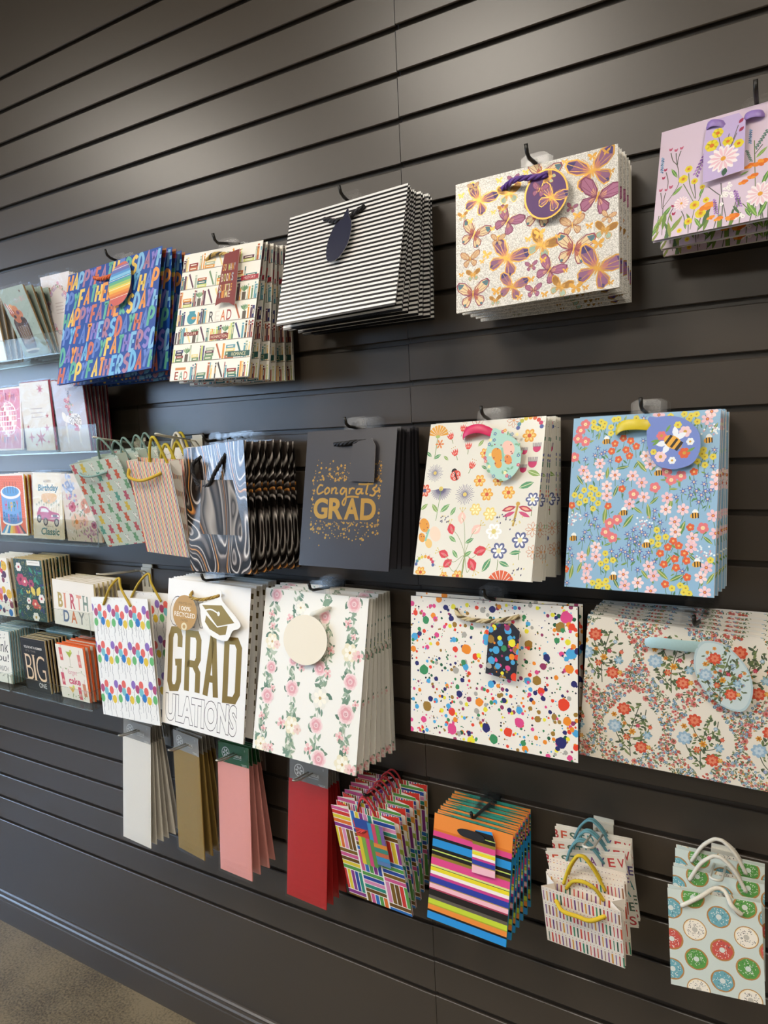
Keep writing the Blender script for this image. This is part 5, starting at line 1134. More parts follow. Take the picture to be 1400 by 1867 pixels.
# --- second row
Hm = ART['marble_h']
def f_marble(t, W, H, T):
    P = [uvp(W, H, p, -.010) for p in Hm['rope']]; P[0] = (P[0][0], .002, P[0][2]); P[-1] = (P[-1][0], .002, P[-1][2])
    b = MB(); b.rope(P, .0042); b.build('handle', rope_mats('#141315', '#232226'), t, True)
    q = Hm['tag']; o = Ink(W, H, '#1a1614', outline=[q[0], q[1], q[2], (q[3][0] + 20, q[3][1]), (q[3][0], q[3][1] - 20)], base=6).panel('gift_tag', t, INKS, back='#efebe2', thick=.0007); o.location = (.004, -.016, 0); o.rotation_euler = (-.035, 0, .16)
std('marble', 8, lambda W, H: Ink(W, H, '#1a1614', base=3), 'dark marbled gift bag', 'glossy marbled gift bag with black cord and dark square tag', 'marbled gift bags', f_marble, side=lambda g, H: Ink(g, H, '#1a1614', base=3), back='#131110', base_col='#131110', seed=7, rz_back=-.02, dx=.035)
peg_for('marble', 13, 'black peg above the marbled bags', dx=-.005)

Hk = ART['black_h']
def f_black(t, W, H, T):
    cord(t, W, H, Hk['rope'], .0042, '#121113', '#262529')
    gift_tag(t, W, H, Hk['tag'], -.008, '#3a383c', base=4)
std('black', 6, art_grad_black, 'plain black gift bag', 'black gift bag with gold congrats GRAD lettering and black tag', 'congrats grad gift bags', f_black, side=lambda g, H: Ink(g, H, '#1d1c1f', base=4), back='#1b1a1c', base_col='#1d1c1f', seed=8)
peg_for('black', 13, 'black peg above the congrats grad bags')

Hc = ART['cream_h']
def f_cream(t, W, H, T):
    ribbon(t, W, H, Hc['rib'], .015, '#d41f5c', dep=-.014)
    q = Hc['tag']; xs = [p[0] for p in q]; ys = [p[1] for p in q]; cx, cy = (min(xs) + max(xs)) / 2, (min(ys) + max(ys)) / 2; r = rr(33)
    def d(k):
        s = max(xs) - min(xs)
        for i in range(34):
            a = r.uniform(0, 6.28); e = r.uniform(.34, .52); x, y = cx + e * s * math.cos(a), cy + e * (max(ys) - min(ys)) * math.sin(a); m = r.random()
            if m < .4: k.leaf(x, y, 34, r.uniform(0, 180), '#7fae8a', .5)
            else: k.flower(x, y, 15, 5, r.choice(['#e0a04a', '#d86a7a', '#5f86a8', '#efe3a8', '#c9386c']), '#e8dc9a')
        for u, v, q_, c in ((-.16, .02, .2, '#e09a3a'), (.14, -.14, .22, '#eebfae'), (-.1, .26, .13, '#e09a3a'), (.16, .16, .14, '#df8a4a')): k.disc(cx + u * s, cy + v * s, q_ * s, q_ * s * .74, 60, c, 16)
        for i in range(12): k.disc(cx + s * .26 * math.cos(i * 1.7), cy + s * .26 * math.sin(i * 2.4), 6, col='#8e3a44', n=6)
        k.stroke([(cx - s * .04, cy - s * .16), (cx + s * .05, cy + s * .2)], s * .06, '#8fc2ac')
    gift_tag(t, W, H, closed2(q, 3), -.011, '#a9d2c4', d)
def s_flow(seed, bg, cs):
    def f(g, H):
        k = Ink(g, H, bg); r = rr(seed)
        for i in range(60):
            x, y = r.uniform(0, 1000), r.uniform(0, k.h)
            if r.random() < .4: k.leaf(x, y, 260, r.uniform(0, 180), r.choice(['#6fa56a', '#58806a']), .5)
            else: k.flower(x, y, r.uniform(80, 190), 6, r.choice(cs), '#e8d9a0', .3, .4)
        return k
    return f
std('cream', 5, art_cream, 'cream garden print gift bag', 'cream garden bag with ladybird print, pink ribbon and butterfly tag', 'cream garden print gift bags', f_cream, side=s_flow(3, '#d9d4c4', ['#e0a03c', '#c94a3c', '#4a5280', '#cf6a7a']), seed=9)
peg_for('cream', 13, 'black peg above the cream garden bags')

He = ART['bee_h']
def f_bee(t, W, H, T):
    ribbon(t, W, H, He['rib'], .015, '#d8c22c', dep=-.014)
    q = He['tag']; xs = [p[0] for p in q]; ys = [p[1] for p in q]; cx, cy = (min(xs) + max(xs)) / 2, (min(ys) + max(ys)) / 2; s = max(xs) - min(xs)
    def d(k):
        for u, v, c, z in ((-.22, -.14, '#e2767a', 34), (.22, -.2, '#f0cdd0', 40), (-.22, .28, '#f0cdd0', 40), (.22, .22, '#dc6238', 38), (.08, -.34, '#e3d24e', 26), (.32, 0, '#eef0ee', 26), (0, .36, '#eef0ee', 26), (-.36, .18, '#e3d24e', 22)): k.flower(cx + u * s, cy + v * s, z, 6, c, '#c99a3a', .3, .42)
        for u, v, a in ((-.1, -.28, 60), (-.32, 0, 40), (.34, .16, 30), (-.34, -.04, 10)): k.leaf(cx + u * s, cy + v * s, 60, a, '#6f9a4a', .3)
        for u, v, b in ((.04, -.2, 100), (.14, -.12, 30), (-.2, .02, 190), (-.12, .12, 240)): k.leaf(cx + u * s, cy + v * s, s * .24, b, '#e9eef4', .5)
        k.disc(cx, cy, s * .19, s * .12, 35, '#e3a83e', 18)
        for u, w_ in ((-.1, .05), (.03, .05), (.14, .06)): a = math.radians(35); px, py = cx + u * s * math.cos(a), cy + u * s * math.sin(a); k.stroke([(px + s * .1 * math.sin(a), py - s * .1 * math.cos(a)), (px - s * .1 * math.sin(a), py + s * .1 * math.cos(a))], s * w_, '#2c2622')
    gift_tag(t, W, H, closed2(q, 3), -.011, '#7287c8', d)
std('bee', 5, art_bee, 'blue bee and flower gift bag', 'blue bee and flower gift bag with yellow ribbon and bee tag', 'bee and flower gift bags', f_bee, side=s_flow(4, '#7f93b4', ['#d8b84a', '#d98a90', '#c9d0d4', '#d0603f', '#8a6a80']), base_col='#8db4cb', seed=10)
peg_for('bee', 13, 'black peg above the blue bee bags')

def arch(t, H, y, hgt, half, r, c, cx=0.0): loop(t, [(cx - half, y, H - .014), (cx - half * .62, y - .001, H + hgt * .42), (cx - half * .22, y - .001, H + hgt * .92), (cx, y - .001, H + hgt), (cx + half * .22, y - .001, H + hgt * .92), (cx + half * .62, y - .001, H + hgt * .42), (cx + half, y, H - .014)], r, c)
Hg = ART['gummy_h']
def f_gummy(t, W, H, T):
    P = [uvp(W, H, p, -.009) for p in Hg['rope']]; P[0] = (P[0][0], .001, P[0][2]); P[-1] = (P[-1][0], .001, P[-1][2]); loop(t, P, .0026, '#86a3a0')
    arch(t, H, T - .003, .040, .026, .0024, '#7f9a92', .02)
def b_gummy(t, W, H, T): arch(t, H, -.003, .030, .026, .0024, '#7f9a92', .02); arch(t, H, T - .003, .030, .024, .0024, '#7f9a92', .02)
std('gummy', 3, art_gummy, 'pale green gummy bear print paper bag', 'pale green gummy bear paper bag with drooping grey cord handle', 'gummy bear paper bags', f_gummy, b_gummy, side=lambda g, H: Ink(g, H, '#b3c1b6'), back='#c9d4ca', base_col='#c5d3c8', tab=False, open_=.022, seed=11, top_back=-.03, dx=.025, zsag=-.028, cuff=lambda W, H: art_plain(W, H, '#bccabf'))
hook_double(-1.363, gz(13), -.128, 'white double wire hook holding the gummy bear bags')
Hr = ART['rainbow_h']
def f_rain(t, W, H, T):
    P = [uvp(W, H, p, -.010) for p in Hr['rope']]; P[0] = (P[0][0], .001, P[0][2]); P[-1] = (P[-1][0], .001, P[-1][2]); loop(t, P, .0034, '#c9a83a')
    arch(t, H, T - .003, .045, .026, .003, '#c9b43c')
def b_rain(t, W, H, T): arch(t, H, -.003, .035, .026, .003, '#c9b43c'); arch(t, H, T - .003, .035, .024, .003, '#c9b43c')
std('rainbow', 2, art_vstripe, 'rainbow pinstripe paper bag', 'rainbow pinstripe paper bag with drooping yellow cord handle', 'pinstripe paper bags', f_rain, b_rain, side=lambda g, H: art_vstripe(g, H, 16), back='#f4efe6', base_col='#f1e9de', tab=False, open_=.022, seed=12, top_back=-.05, bot_back=-.05, zsag=.0, cuff=art_vstripe)
def b_dash(t, W, H, T): arch(t, H, -.003, .032, .022, .003, '#d9d4c6'); arch(t, H, T - .003, .032, .022, .003, '#c9b43c')
std('dashes', 1, art_dashes, 'white paper bag', 'white paper bag with dark sprinkle dashes behind the pinstripe bags', None, b_dash, tab=False, open_=.012, kt=.1, kb=.1)
hook_double(-1.176, gz(13), -.118, 'white double wire hook holding the pinstripe bags')

# --- third row
Hw = ART['balloon_h']
def f_ball(t, W, H, T):
    P = [uvp(W, H, p, -.004) for p in Hw['rope']]; P[0] = (P[0][0], -.002, P[0][2]); P[-1] = (P[-1][0], -.002, P[-1][2]); P[2] = (P[2][0], T * .5, P[2][2]); loop(t, P, .0028, '#bfa23a')
def b_ball(t, W, H, T):
    P = [uvp(W, H, p, -.004) for p in Hw['rope']]; P[2] = (P[2][0], T * .5, P[2][2]); loop(t, P, .0028, '#bfa23a')
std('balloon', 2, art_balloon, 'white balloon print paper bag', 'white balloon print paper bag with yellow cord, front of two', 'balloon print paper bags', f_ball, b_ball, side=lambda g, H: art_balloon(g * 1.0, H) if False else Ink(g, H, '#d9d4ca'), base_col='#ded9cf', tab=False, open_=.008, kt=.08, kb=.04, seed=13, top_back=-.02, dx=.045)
p_, _m = top_of('balloon')
hook_double(-1.377, gz(17), -.140, 'white hook plate with balloon bags hanging from its wire', lift=.004)

def f_grad(t, W, H, T):
    A = ART['g_tag']; cord(t, W, H, A['rope'], .0036, '#b89a4a', '#8f6f2c', dep=-.012)
    c, r_ = A['c'], A['r']
    def d(k):
        for s_, v, h_, w_, col in (('PRINTED ON', -.62, .14, 1.1, '#8a6a30'), ('100%', -.38, .26, .95, '#f2ecdc'), ('RECYCLED', -.02, .28, 1.72, '#f2ecdc'), ('PAPER', .38, .15, .6, '#8a6a30')): k.text(s_, c[0] - w_ * r_ / 2, c[1] + v * r_, w_ * r_, h_ * r_, col, .01)
        k.disc(c[0], c[1] + r_ * .82, r_ * .24, col='#e2d6ae', n=16); k.disc(c[0], c[1] + r_ * .82, r_ * .12, col='#b98f4c', n=12)
    cap = ART['g_cap']
    def dc(k):
        k.poly(cap['bot'], '#8f7338', 5); k.poly(cap['top'], '#9c7f40', 5); k.stroke(smooth2(cap['tas'], 4), 12, '#f3f1ec'); k.disc(*cap['tas'][-1], 16, 20, 0, '#f3f1ec', 12); k.stroke([cap['top'][0], cap['top'][3], cap['top'][2]], 9, '#f3f1ec')
    gift_tag(t, W, H, closed2(cap['out'], 3), -.010, '#f3f1ec', dc)
    o = ell(c, r_, r_, 30); o = [p for p in o if p[1] > c[1] - r_ * .86]; o = sorted(o, key=lambda p: math.atan2(p[1] - c[1], p[0] - c[0])); 
    gift_tag(t, W, H, ell(c, r_, r_ * 1.05, 30), -.014, '#b98f4c', d)
def s_grad(g, H):
    k = Ink(g, H, '#efebe2')
    for i in range(14): k.rect_(0, k.h * (i + .5) / 14, 1000, k.h * (i + 1) / 14, '#5a4a26')
    return k
std('grad', 5, art_gradulations, 'white and gold grad gift bag', 'tall white CON GRAD ULATIONS bag with cap tag and kraft tag', 'congradulations gift bags', f_grad, side=s_grad, seed=14)
peg_for('grad', 17, 'black peg above the tall white grad bags')

Ho = ART['rose_h']
def f_rose(t, W, H, T):
    ribbon(t, W, H, Ho['rib'], .009, '#d9d4c4', dep=-.012)
    q = Ho['tag']; c = ((q[1][0] + q[2][0]) / 2, (q[0][1] + q[3][1]) / 2)
    gift_tag(t, W, H, ell(c, (q[1][0] - q[2][0]) / 2, (q[3][1] - q[0][1]) / 2, 36), -.011, '#e9dfca')
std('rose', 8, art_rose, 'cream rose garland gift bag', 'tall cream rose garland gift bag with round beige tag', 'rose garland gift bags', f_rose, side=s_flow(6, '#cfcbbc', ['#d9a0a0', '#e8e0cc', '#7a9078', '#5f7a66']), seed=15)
peg_for('rose', 17, 'black peg above the rose garland bags')

Hp = ART['splat_h']
def f_splat(t, W, H, T):
    cord(t, W, H, Hp['rope'], .0038, '#c9b88f', '#5a4a2c', dep=-.010)
    r = rr(23); q = Hp['tag']; xs = [p[0] for p in q]; ys = [p[1] for p in q]
    def d(k):
        for i in range(70): blob(k, r, r.uniform(min(xs), max(xs)), r.uniform(min(ys), max(ys)), r.choice([4, 5, 7, 10, 13, 17, 22]), SC[r.choice('gopbrndsymb')])
    gift_tag(t, W, H, q, -.013, '#26262f', d)
std('splat', 2, art_splat, 'black backed paint splatter gift bag', 'white paint splatter gift bag with dark splatter tag', 'paint splatter gift bags', f_splat, side=lambda g, H: Ink(g, H, '#151417'), back='#151417', base_col='#e6e0d4', seed=16, kt=.25, kb=.1, top_back=-.06, bot_back=-.075)
peg_for('splat', 17, 'black peg above the paint splatter bags')

Hd = ART['damask_h']
def f_damask(t, W, H, T):
    ribbon(t, W, H, Hd['rib'], .016, '#a9c9cc', dep=-.012)
    r = rr(43); q = closed2(Hd['tag'], 3); xs = [p[0] for p in q]; ys = [p[1] for p in q]; cx, cy = (min(xs) + max(xs)) / 2, (min(ys) + max(ys)) / 2
    def d(k):
        k.add([[(cx + (a - cx) * .93, cy + (b - cy) * .94) for a, b in q]], '#cfdfe0')
        for i in range(200):
            x, y = r.uniform(min(xs), max(xs)), r.uniform(min(ys), max(ys))
            if ((x - cx) / (max(xs) - min(xs))) ** 2 + ((y - cy) / (max(ys) - min(ys))) ** 2 > .19: continue
            if r.random() < .6: k.leaf(x, y, 20, r.uniform(0, 180), r.choice(['#7d8a66', '#5f7054', '#93a07a']), .4)
            else: k.flower(x, y, 9, 5, r.choice(['#d98a86', '#8fb0c4', '#d99a4a']), '#b8524a')
        bouquet(k, cx, cy, .72, r)
    gift_tag(t, W, H, q, -.011, '#b9d0d6', d)
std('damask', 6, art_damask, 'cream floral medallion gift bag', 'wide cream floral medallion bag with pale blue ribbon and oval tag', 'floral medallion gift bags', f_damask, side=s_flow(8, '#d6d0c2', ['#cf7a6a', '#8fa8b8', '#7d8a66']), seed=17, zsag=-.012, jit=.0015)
peg_for('damask', 17, 'black peg above the wide floral medallion bags', .012)

# --- bottom row
Hq_t, Hq_r = ART['parq_tag'], ART['parq_rope']
def f_parq(t, W, H, T):
    cord(t, W, H, Hq_r, .0030, '#c23a34', '#8f2f2c', dep=-.007); r = rr(87)
    def d(k):
        k.rect_(400, 40, 640, 270, '#2f4f9a'); k.rect_(400, 180, 600, 300, '#cf3f34')
        for i in range(4): k.rect_(610 + i * 60, 60, 668 + i * 60, 330, ['#3f8fc0', '#d04a6a', '#5a9a4a', '#7f5f9a'][i])
        for i in range(4): k.rect_(410 + i * 62, 300, 470 + i * 62, 700, ['#e2c93a', '#7fae4a', '#d04a7a', '#5a8f4a'][i])
        for i in range(5): k.rect_(655, 330 + i * 62, 860, 390 + i * 62, ['#e08a3a', '#3f8a7a', '#c96a4a', '#3f8fc0', '#5f7fb0'][i])
    gift_tag(t, W, H, closed2(Hq_t, 2), -.008, '#3f6f4a', d)
    arch(t, H, T - .002, .022, .022, .0022, '#b8363a')
def b_parq(t, W, H, T): arch(t, H, -.002, .020, .024, .0020, '#b8363a'); arch(t, H, T - .002, .018, .022, .0020, '#a83034')
std('parq', 5, art_parquet, 'multicoloured parquet stripe gift bag', 'multicoloured parquet stripe gift bag with red cord and oval tag', 'parquet stripe gift bags', f_parq, b_parq, side=art_rainbow_side, base_col='#5a8a4a', tab=False, open_=.0, kt=.62, kb=.15, seed=18, cuff=lambda W, H: art_bars(W, H, 5), rz_back=.02, top_back=-.012, zsag=-.016)
p_, _m = top_of('parq'); peg_black(p_.x, gz(22), p_.y + .012, 'black peg with red cord handles of the parquet stripe bags', lift=.006, up=.006)

def f_hstr(t, W, H, T):
    rib = ART['hstr_rib']; v = Ink(W, H, '#1b1a1c', outline=closed2(rib, 3)); o = v.panel('handle', t, [mat('black_ribbon', '#1b1a1c', .5)], thick=.001, back='#1b1a1c'); o.location = (0, -.008, 0)
    ys = ART['hstr']
    def d(k):
        q = ART['hstr_tag']; y0 = min(p[1] for p in q); hh = max(p[1] for p in q) - y0
        for a, b, c in ((0, .07, '#2a8ed2'), (.07, .2, '#1f1c1c'), (.2, .22, '#c4d86a'), (.22, .3, '#1f1c1c'), (.3, .37, '#8f7a2e'), (.37, .5, '#dc4a88'), (.5, .53, '#d6dd86'), (.53, .6, '#e8d62e'), (.6, .66, '#f0e6de'), (.66, .71, '#c73f86'), (.71, .81, '#2f3f9a'), (.81, .83, '#b08a3a'), (.83, 1.05, '#f0b9c4')): k.rect_(0, y0 + a * hh, 1000, y0 + b * hh + 1, c, 4)
    gift_tag(t, W, H, ART['hstr_tag'], -.006, '#f0b9c4', d)
std('hstr', 7, art_hstripe, 'bright horizontal stripe gift bag', 'bright horizontal stripe gift bag with black ribbon and striped tag', 'horizontal stripe gift bags', f_hstr, side=art_hstripe, back='#2f8a7c', base_col='#2a8ed2', seed=19, kt=.8, cuff=lambda W, H: art_plain(W, H, '#3a9a8a'))
peg_for('hstr', 22, 'black peg carrying clear tabs above the horizontal stripe bags', extra=.006)

Hz = ART['cand_h']
def f_cand(t, W, H, T):
    P = [uvp(W, H, p, -.010) for p in Hz['rope']]; P[0] = (P[0][0], .001, P[0][2]); P[-1] = (P[-1][0], .001, P[-1][2]); loop(t, P, .0034, '#d2b32c')
    arch(t, H, T - .003, .012, .03, .003, '#cdb02c')
std('cand', 1, art_candles, 'candle print paper bag', 'small candle print paper bag with drooping yellow handle in front', 'candle print paper bags', f_cand, side=lambda g, H: art_candles(g, H, 4, 6), back='#f1e7da', base_col='#eadfce', tab=False, open_=.026, kt=.1, kb=.05, cuff=lambda W, H: art_candles(W, H, 3, 18))
def b_cand(t, W, H, T): arch(t, H, -.004, .040, .033, .0026, '#d2b32c'); arch(t, H, T - .003, .036, .031, .0026, '#d2b32c')
def lab_c(i, N): return ['taller candle print paper bag directly behind the small front one', 'candle print paper bag in the middle of the candle stack', 'rearmost candle print paper bag, against the lettered bags'][i]
std('candle_back', 3, art_candles, 'candle print paper bag', '', 'candle print paper bags', b_cand, lambda t, W, H, T: None, side=lambda g, H: art_candles(g, H, 5, 6), back='#f1e7da', base_col='#eadfce', tab=False, open_=.006, kt=.2, kb=.15, top_back=-.076, bot_back=-.076, seed=20, zsag=-.012, cuff=lambda W, H: art_candles(W, H, 4, 18))
for o in COL.objects:
    if o.get('label') == '' : o['label'] = lab_c(0, 3)
    elif o.get('label', '').startswith('candle print paper bag, second'): o['label'] = lab_c(1, 3)
    elif o.get('label', '').startswith('candle print paper bag, rearmost'): o['label'] = lab_c(2, 3)
def b_best(t, W, H, T): arch(t, H, -.003, .026, .030, .0022, '#5f8f98'); arch(t, H, T - .003, .024, .028, .0022, '#5f8f98')
std('bestday', 3, art_bestday, 'white BEST DAY EVER lettered paper bag', 'white BEST DAY EVER lettered paper bag right behind the candle bags', 'best day ever paper bags', b_best, b_best, side=lambda g, H: art_bestday(g, H, 3), base_col='#e2dccf', tab=False, open_=.008, kt=.3, kb=.2, seed=22, zsag=-.016, dx=.004)
hook_double(-.292, gz(22) + .002, -.108, 'white hook plate above the candle and lettered bags')
def f_don(t, W, H, T):
    P = [uvp(W, H, p, -.006) for p in ART['donut_rope']]; P[0] = (P[0][0], -.003, P[0][2]); P[-1] = (P[-1][0], -.003, P[-1][2])
    for i in (2, 3): P[i] = (P[i][0], .004, P[i][2])
    loop(t, P, .0032, '#d9d2c2')
def b_don(t, W, H, T): arch(t, H, -.004, .030, .038, .0029, '#d6d0c2'); arch(t, H, T - .003, .024, .036, .0029, '#cfc9ba')
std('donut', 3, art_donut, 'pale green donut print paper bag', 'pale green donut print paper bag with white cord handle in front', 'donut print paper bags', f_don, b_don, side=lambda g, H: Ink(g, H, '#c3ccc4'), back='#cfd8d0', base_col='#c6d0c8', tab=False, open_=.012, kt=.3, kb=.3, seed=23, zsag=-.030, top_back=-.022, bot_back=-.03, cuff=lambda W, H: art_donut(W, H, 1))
hook_double(-.1066, gz(22) + .003, -.108, 'white hook plate above the donut bags at lower right')

# ================================================================== tissue paper packs
def tissue(key, N, col, hdr, txt, what, front_label, group, seed, top_back=-.045, bot_back=-.012, hookz=0.0):
    W, H = POSE[key][6:8]; TM = mat('tissue_' + col[1:], col, .62, 0, .35, .35, 90, .04)
    def mk(W, H, loc, r, pt, pb):
        t = empty('tissue_pack', loc, r); th = min(.011, pt * .62); nx, nz = 8, 18; v = []; f = []
        for side in (0, 1):
            for j in range(nz + 1):
                for i in range(nx + 1):
                    u, w_ = i / nx, j / nz; e = min(1, 5 * min(u, 1 - u)) ** .6 * min(1, 9 * min(w_, 1 - w_)) ** .6
                    taper = 1 - .55 * w_
                    v.append(((u - .5) * W, th * .5 * taper + (-1 if side == 0 else 1) * (.18 + .32 * e) * th * taper, w_ * H))
        M = (nx + 1) * (nz + 1)
        for j in range(nz):
            for i in range(nx):
                a = j * (nx + 1) + i; f += [(a, a + 1, a + nx + 2, a + nx + 1), (M + a + nx + 1, M + a + nx + 2, M + a + 1, M + a)]
        rim = [i for i in range(nx + 1)] + [j * (nx + 1) + nx for j in range(1, nz + 1)] + [nz * (nx + 1) + i for i in range(nx - 1, -1, -1)] + [j * (nx + 1) for j in range(nz - 1, 0, -1)]
        for a, b in zip(rim, rim[1:] + rim[:1]): f.append((b, a, M + a, M + b))
        mesh_obj('folded_tissue', v, f, TM, t, smooth=False)
        hh = .046; k = Ink(W * .97, hh, hdr); q = '#d9d8d2'
        k.disc(250, 215, 130, col=q, n=24); k.disc(250, 215, 112, col=hdr, n=24)
        for i in range(6): a = i * math.pi / 3; k.leaf(250 + 62 * math.cos(a), 215 + 62 * math.sin(a), 84, -math.degrees(a), q, .5)
        k.text('TISSUE', 510, 210, 260, 58, '#f0efe8' if hdr.startswith('#1') else q, .01); k.rect_(500, 292, 760, 300, q)
        k.rect_(760, 385, 930, 393, q); k.rect_(790, 410, 930, 418, q); k.text('5', 860, 60, None, 40, q)
        o = k.panel('header_card', t, INKS, back='#e2e0d8', edge='#e8e6de'); o.location = (0, th * .25, H - .004)
        sm = MB(); sm.box(-W / 2 - .0015, W / 2 + .0015, -th * .18 - .0012, -th * .18 - .0008, -.003, H + .043); sm.build('sleeve', WRAP, t)
        return t
    stack(key, N, mk, labels=lab(what, front_label), cat='tissue paper pack', group=group, name='tissue_pack', top_back=top_back, bot_back=bot_back, seed=seed, jit=.0018)
    c, m, W, H = edge_pose(POSE[key]); p = c + m @ Vector((0, 0, H / 2))
    return p
for key, N, col, hdr, what, fl, gr, hk, sd in (
    ('tw', 6, '#e6e1d6', '#9c9a95', 'white tissue paper pack', 'white tissue paper pack with grey header, front of its hook', 'white tissue packs', 'wire hook through the white tissue packs', 1),
    ('tg', 5, '#93783f', '#95938d', 'gold tissue paper pack', 'gold tissue paper pack with grey header, front of its hook', 'gold tissue packs', 'wire hook through the gold tissue packs', 2),
    ('tp', 4, '#e39a90', '#17552b', 'pink tissue paper pack', 'pink tissue paper pack with green header, front of its hook', 'pink tissue packs', 'wire hook through the pink tissue packs', 3),
    ('tr', 5, '#b0201f', '#7f7d78', 'red tissue paper pack', 'red tissue paper pack with grey header, front of its hook', 'red tissue packs', 'wire hook through the red tissue packs', 4)):
    p = tissue(key, N, col, hdr, 'TISSUE', what, fl, gr, sd)
    hook_double(p.x + .004, gz(22) + .004, p.y - .050, hk, CHROME, 'wire hooks holding tissue packs', lift=.004, wide=.010, plate=.028)
# ================================================================== greeting cards
def wreath(k, r, cx, cy, rx, ry, n, cols, s0=30, s1=70):
    for i in range(n):
        a = r.uniform(0, 6.28); x, y = cx + rx * math.cos(a) + r.gauss(0, 30), cy + ry * math.sin(a) + r.gauss(0, 30); m = r.random()
        if m < .45: k.leaf(x, y, r.uniform(s0, s1), r.uniform(0, 180), r.choice(['#a8b5a0', '#8a9a86', '#b9a9b0']), .35)
        else: k.flower(x, y, r.uniform(s0, s1) * .55, 5, r.choice(cols), '#f0e2d0', .25, .45)
def c_milk(W, H):
    k = Ink(W, H, '#a9bdb4'); r = rr(201)
    for i, ch in enumerate('CRAVING'): k.text(ch, 470 + i * 62, 250 - i * 4, 40, 110, '#c9a9a8', .01)
    k.star(800, 120, 46, 5, '#6a4a3a')
    for i in range(16): k.star(r.uniform(450, 960), r.uniform(380, 1000), r.uniform(14, 36), 5, '#93aaa2')
    k.poly(closed2([(150, 700), (600, 700), (640, 1100), (590, 1380), (200, 1400), (130, 1100)], 4), '#4a2f28')
    for i, (x, y, s, c) in enumerate(((240, 420, 90, '#e2a36a'), (360, 480, 110, '#d98a5a'), (220, 560, 120, '#b5643f'), (470, 600, 120, '#c97a50'), (330, 680, 140, '#c07048'), (420, 560, 60, '#7a2f4a'), (260, 640, 50, '#3a2420'), (500, 720, 70, '#3a2420'))): k.disc(x, y, s, s * .8, 20, c, 16)
    for i in range(4): k.stroke([(60 + i * 40, 300 + i * 30), (150 + i * 36, 560)], 22, '#f1e8dc' if i % 2 else '#c9414a')
    for i in range(9): k.stroke([(200 + i * 46, 860), (230 + i * 42, 1290)], 9, '#e2b58a' if i % 2 else '#e9e2d4')
    for i in range(40): k.disc(r.uniform(200, 600), r.uniform(1150, 1330), r.uniform(6, 14), col=r.choice(['#c9475a', '#e29a6a', '#f0d9b0', '#8a3a4a']), n=6)
    k.disc(400, 1360, 230, 60, 0, '#5f4a44', 20); k.disc(400, 1440, 300, 40, 0, '#e2dcd2', 20); k.disc(400, 1480, 230, 34, 0, '#6d6560', 20); return k
def c_white(W, H): return Ink(W, H, '#eef0f0')
def c_wreath(W, H):
    k = Ink(W, H, '#ece8ea'); wreath(k, rr(202), 500, k.h * .45, 340, k.h * .3, 120, ['#cfc0dd', '#e0a9c4', '#d98aa8', '#c9b6dc', '#e9cbd6'], 36, 90)
    for i in range(4): k.rect_(380, k.h * .36 + i * 70, 640, k.h * .36 + i * 70 + 14, '#c9bcc0')
    return k
def c_disco(W, H):
    k = Ink(W, H, '#f1e4e0'); k.rect_(40, 40, 960, k.h - 40, '#d6738c'); cx, cy, R = 480, k.h * .5, 350
    for i in range(14): a = i * 6.283 / 14; k.stroke([(cx + 380 * math.cos(a), cy + 430 * math.sin(a)), (cx + 620 * math.cos(a), cy + 700 * math.sin(a))], 12, '#f0dfe2')
    k.disc(cx, cy, R, R * 1.16, 0, '#f1ebe8', 32)
    for j in range(9):
        t0, t1 = -1.35 + j * .3, -1.35 + (j + .8) * .3
        for i in range(9):
            a0, a1 = -1.4 + i * .31, -1.4 + (i + .8) * .31; c = ['#cf4a58', '#e2858c', None, '#c94a70', '#e9b0b4'][(i * 2 + j * 3) % 5]
            if c: k.convex_poly([(cx + R * math.cos(b) * math.sin(a), cy + R * 1.16 * math.sin(b)) for a, b in ((a0, t0), (a1, t0), (a1, t1), (a0, t1))], c)
    for i, ch in enumerate("LET'S PARTY"): 
        if ch != ' ': k.text(ch, 60 + i * 82, 120 + 7 * (i - 5) ** 2 * .55, 60 if ch != "'" else 14, 150 if ch != "'" else 50, ['#7a3a70', '#c9475a', '#e08a4a', '#5a3a5a'][i % 4], .015)
    for i, ch in enumerate('BIRTHDAY'): k.text(ch, 110 + i * 100, k.h - 300 - 7 * (i - 3.5) ** 2, 70, 140, ['#c9475a', '#e08a4a', '#6f8a9a', '#7a5a8a'][i % 4], .015)
    return k
def c_star(W, H):
    k = Ink(W, H, '#e4e0d8'); r = rr(204)
    for i in range(70): k.star(r.uniform(30, 970), r.uniform(30, k.h - 30), r.uniform(8, 20), 4, r.choice(['#c9a0a4', '#b9a9b0', '#d9b9a0']), .3)
    for x, y, s, n in ((560, k.h - 270, 190, 6), (230, k.h - 290, 120, 4), (800, k.h - 470, 100, 5), (800, k.h - 180, 60, 4), (380, k.h - 130, 55, 4), (850, k.h * .5, 70, 5), (700, 160, 130, 8), (150, k.h - 520, 60, 4)): k.star(x, y, s, n, '#c0566a', .3)
    for i in range(3): k.rect_(300, k.h * .38 + i * 90, 700, k.h * .38 + i * 90 + 16, '#b9b2b4')
    return k
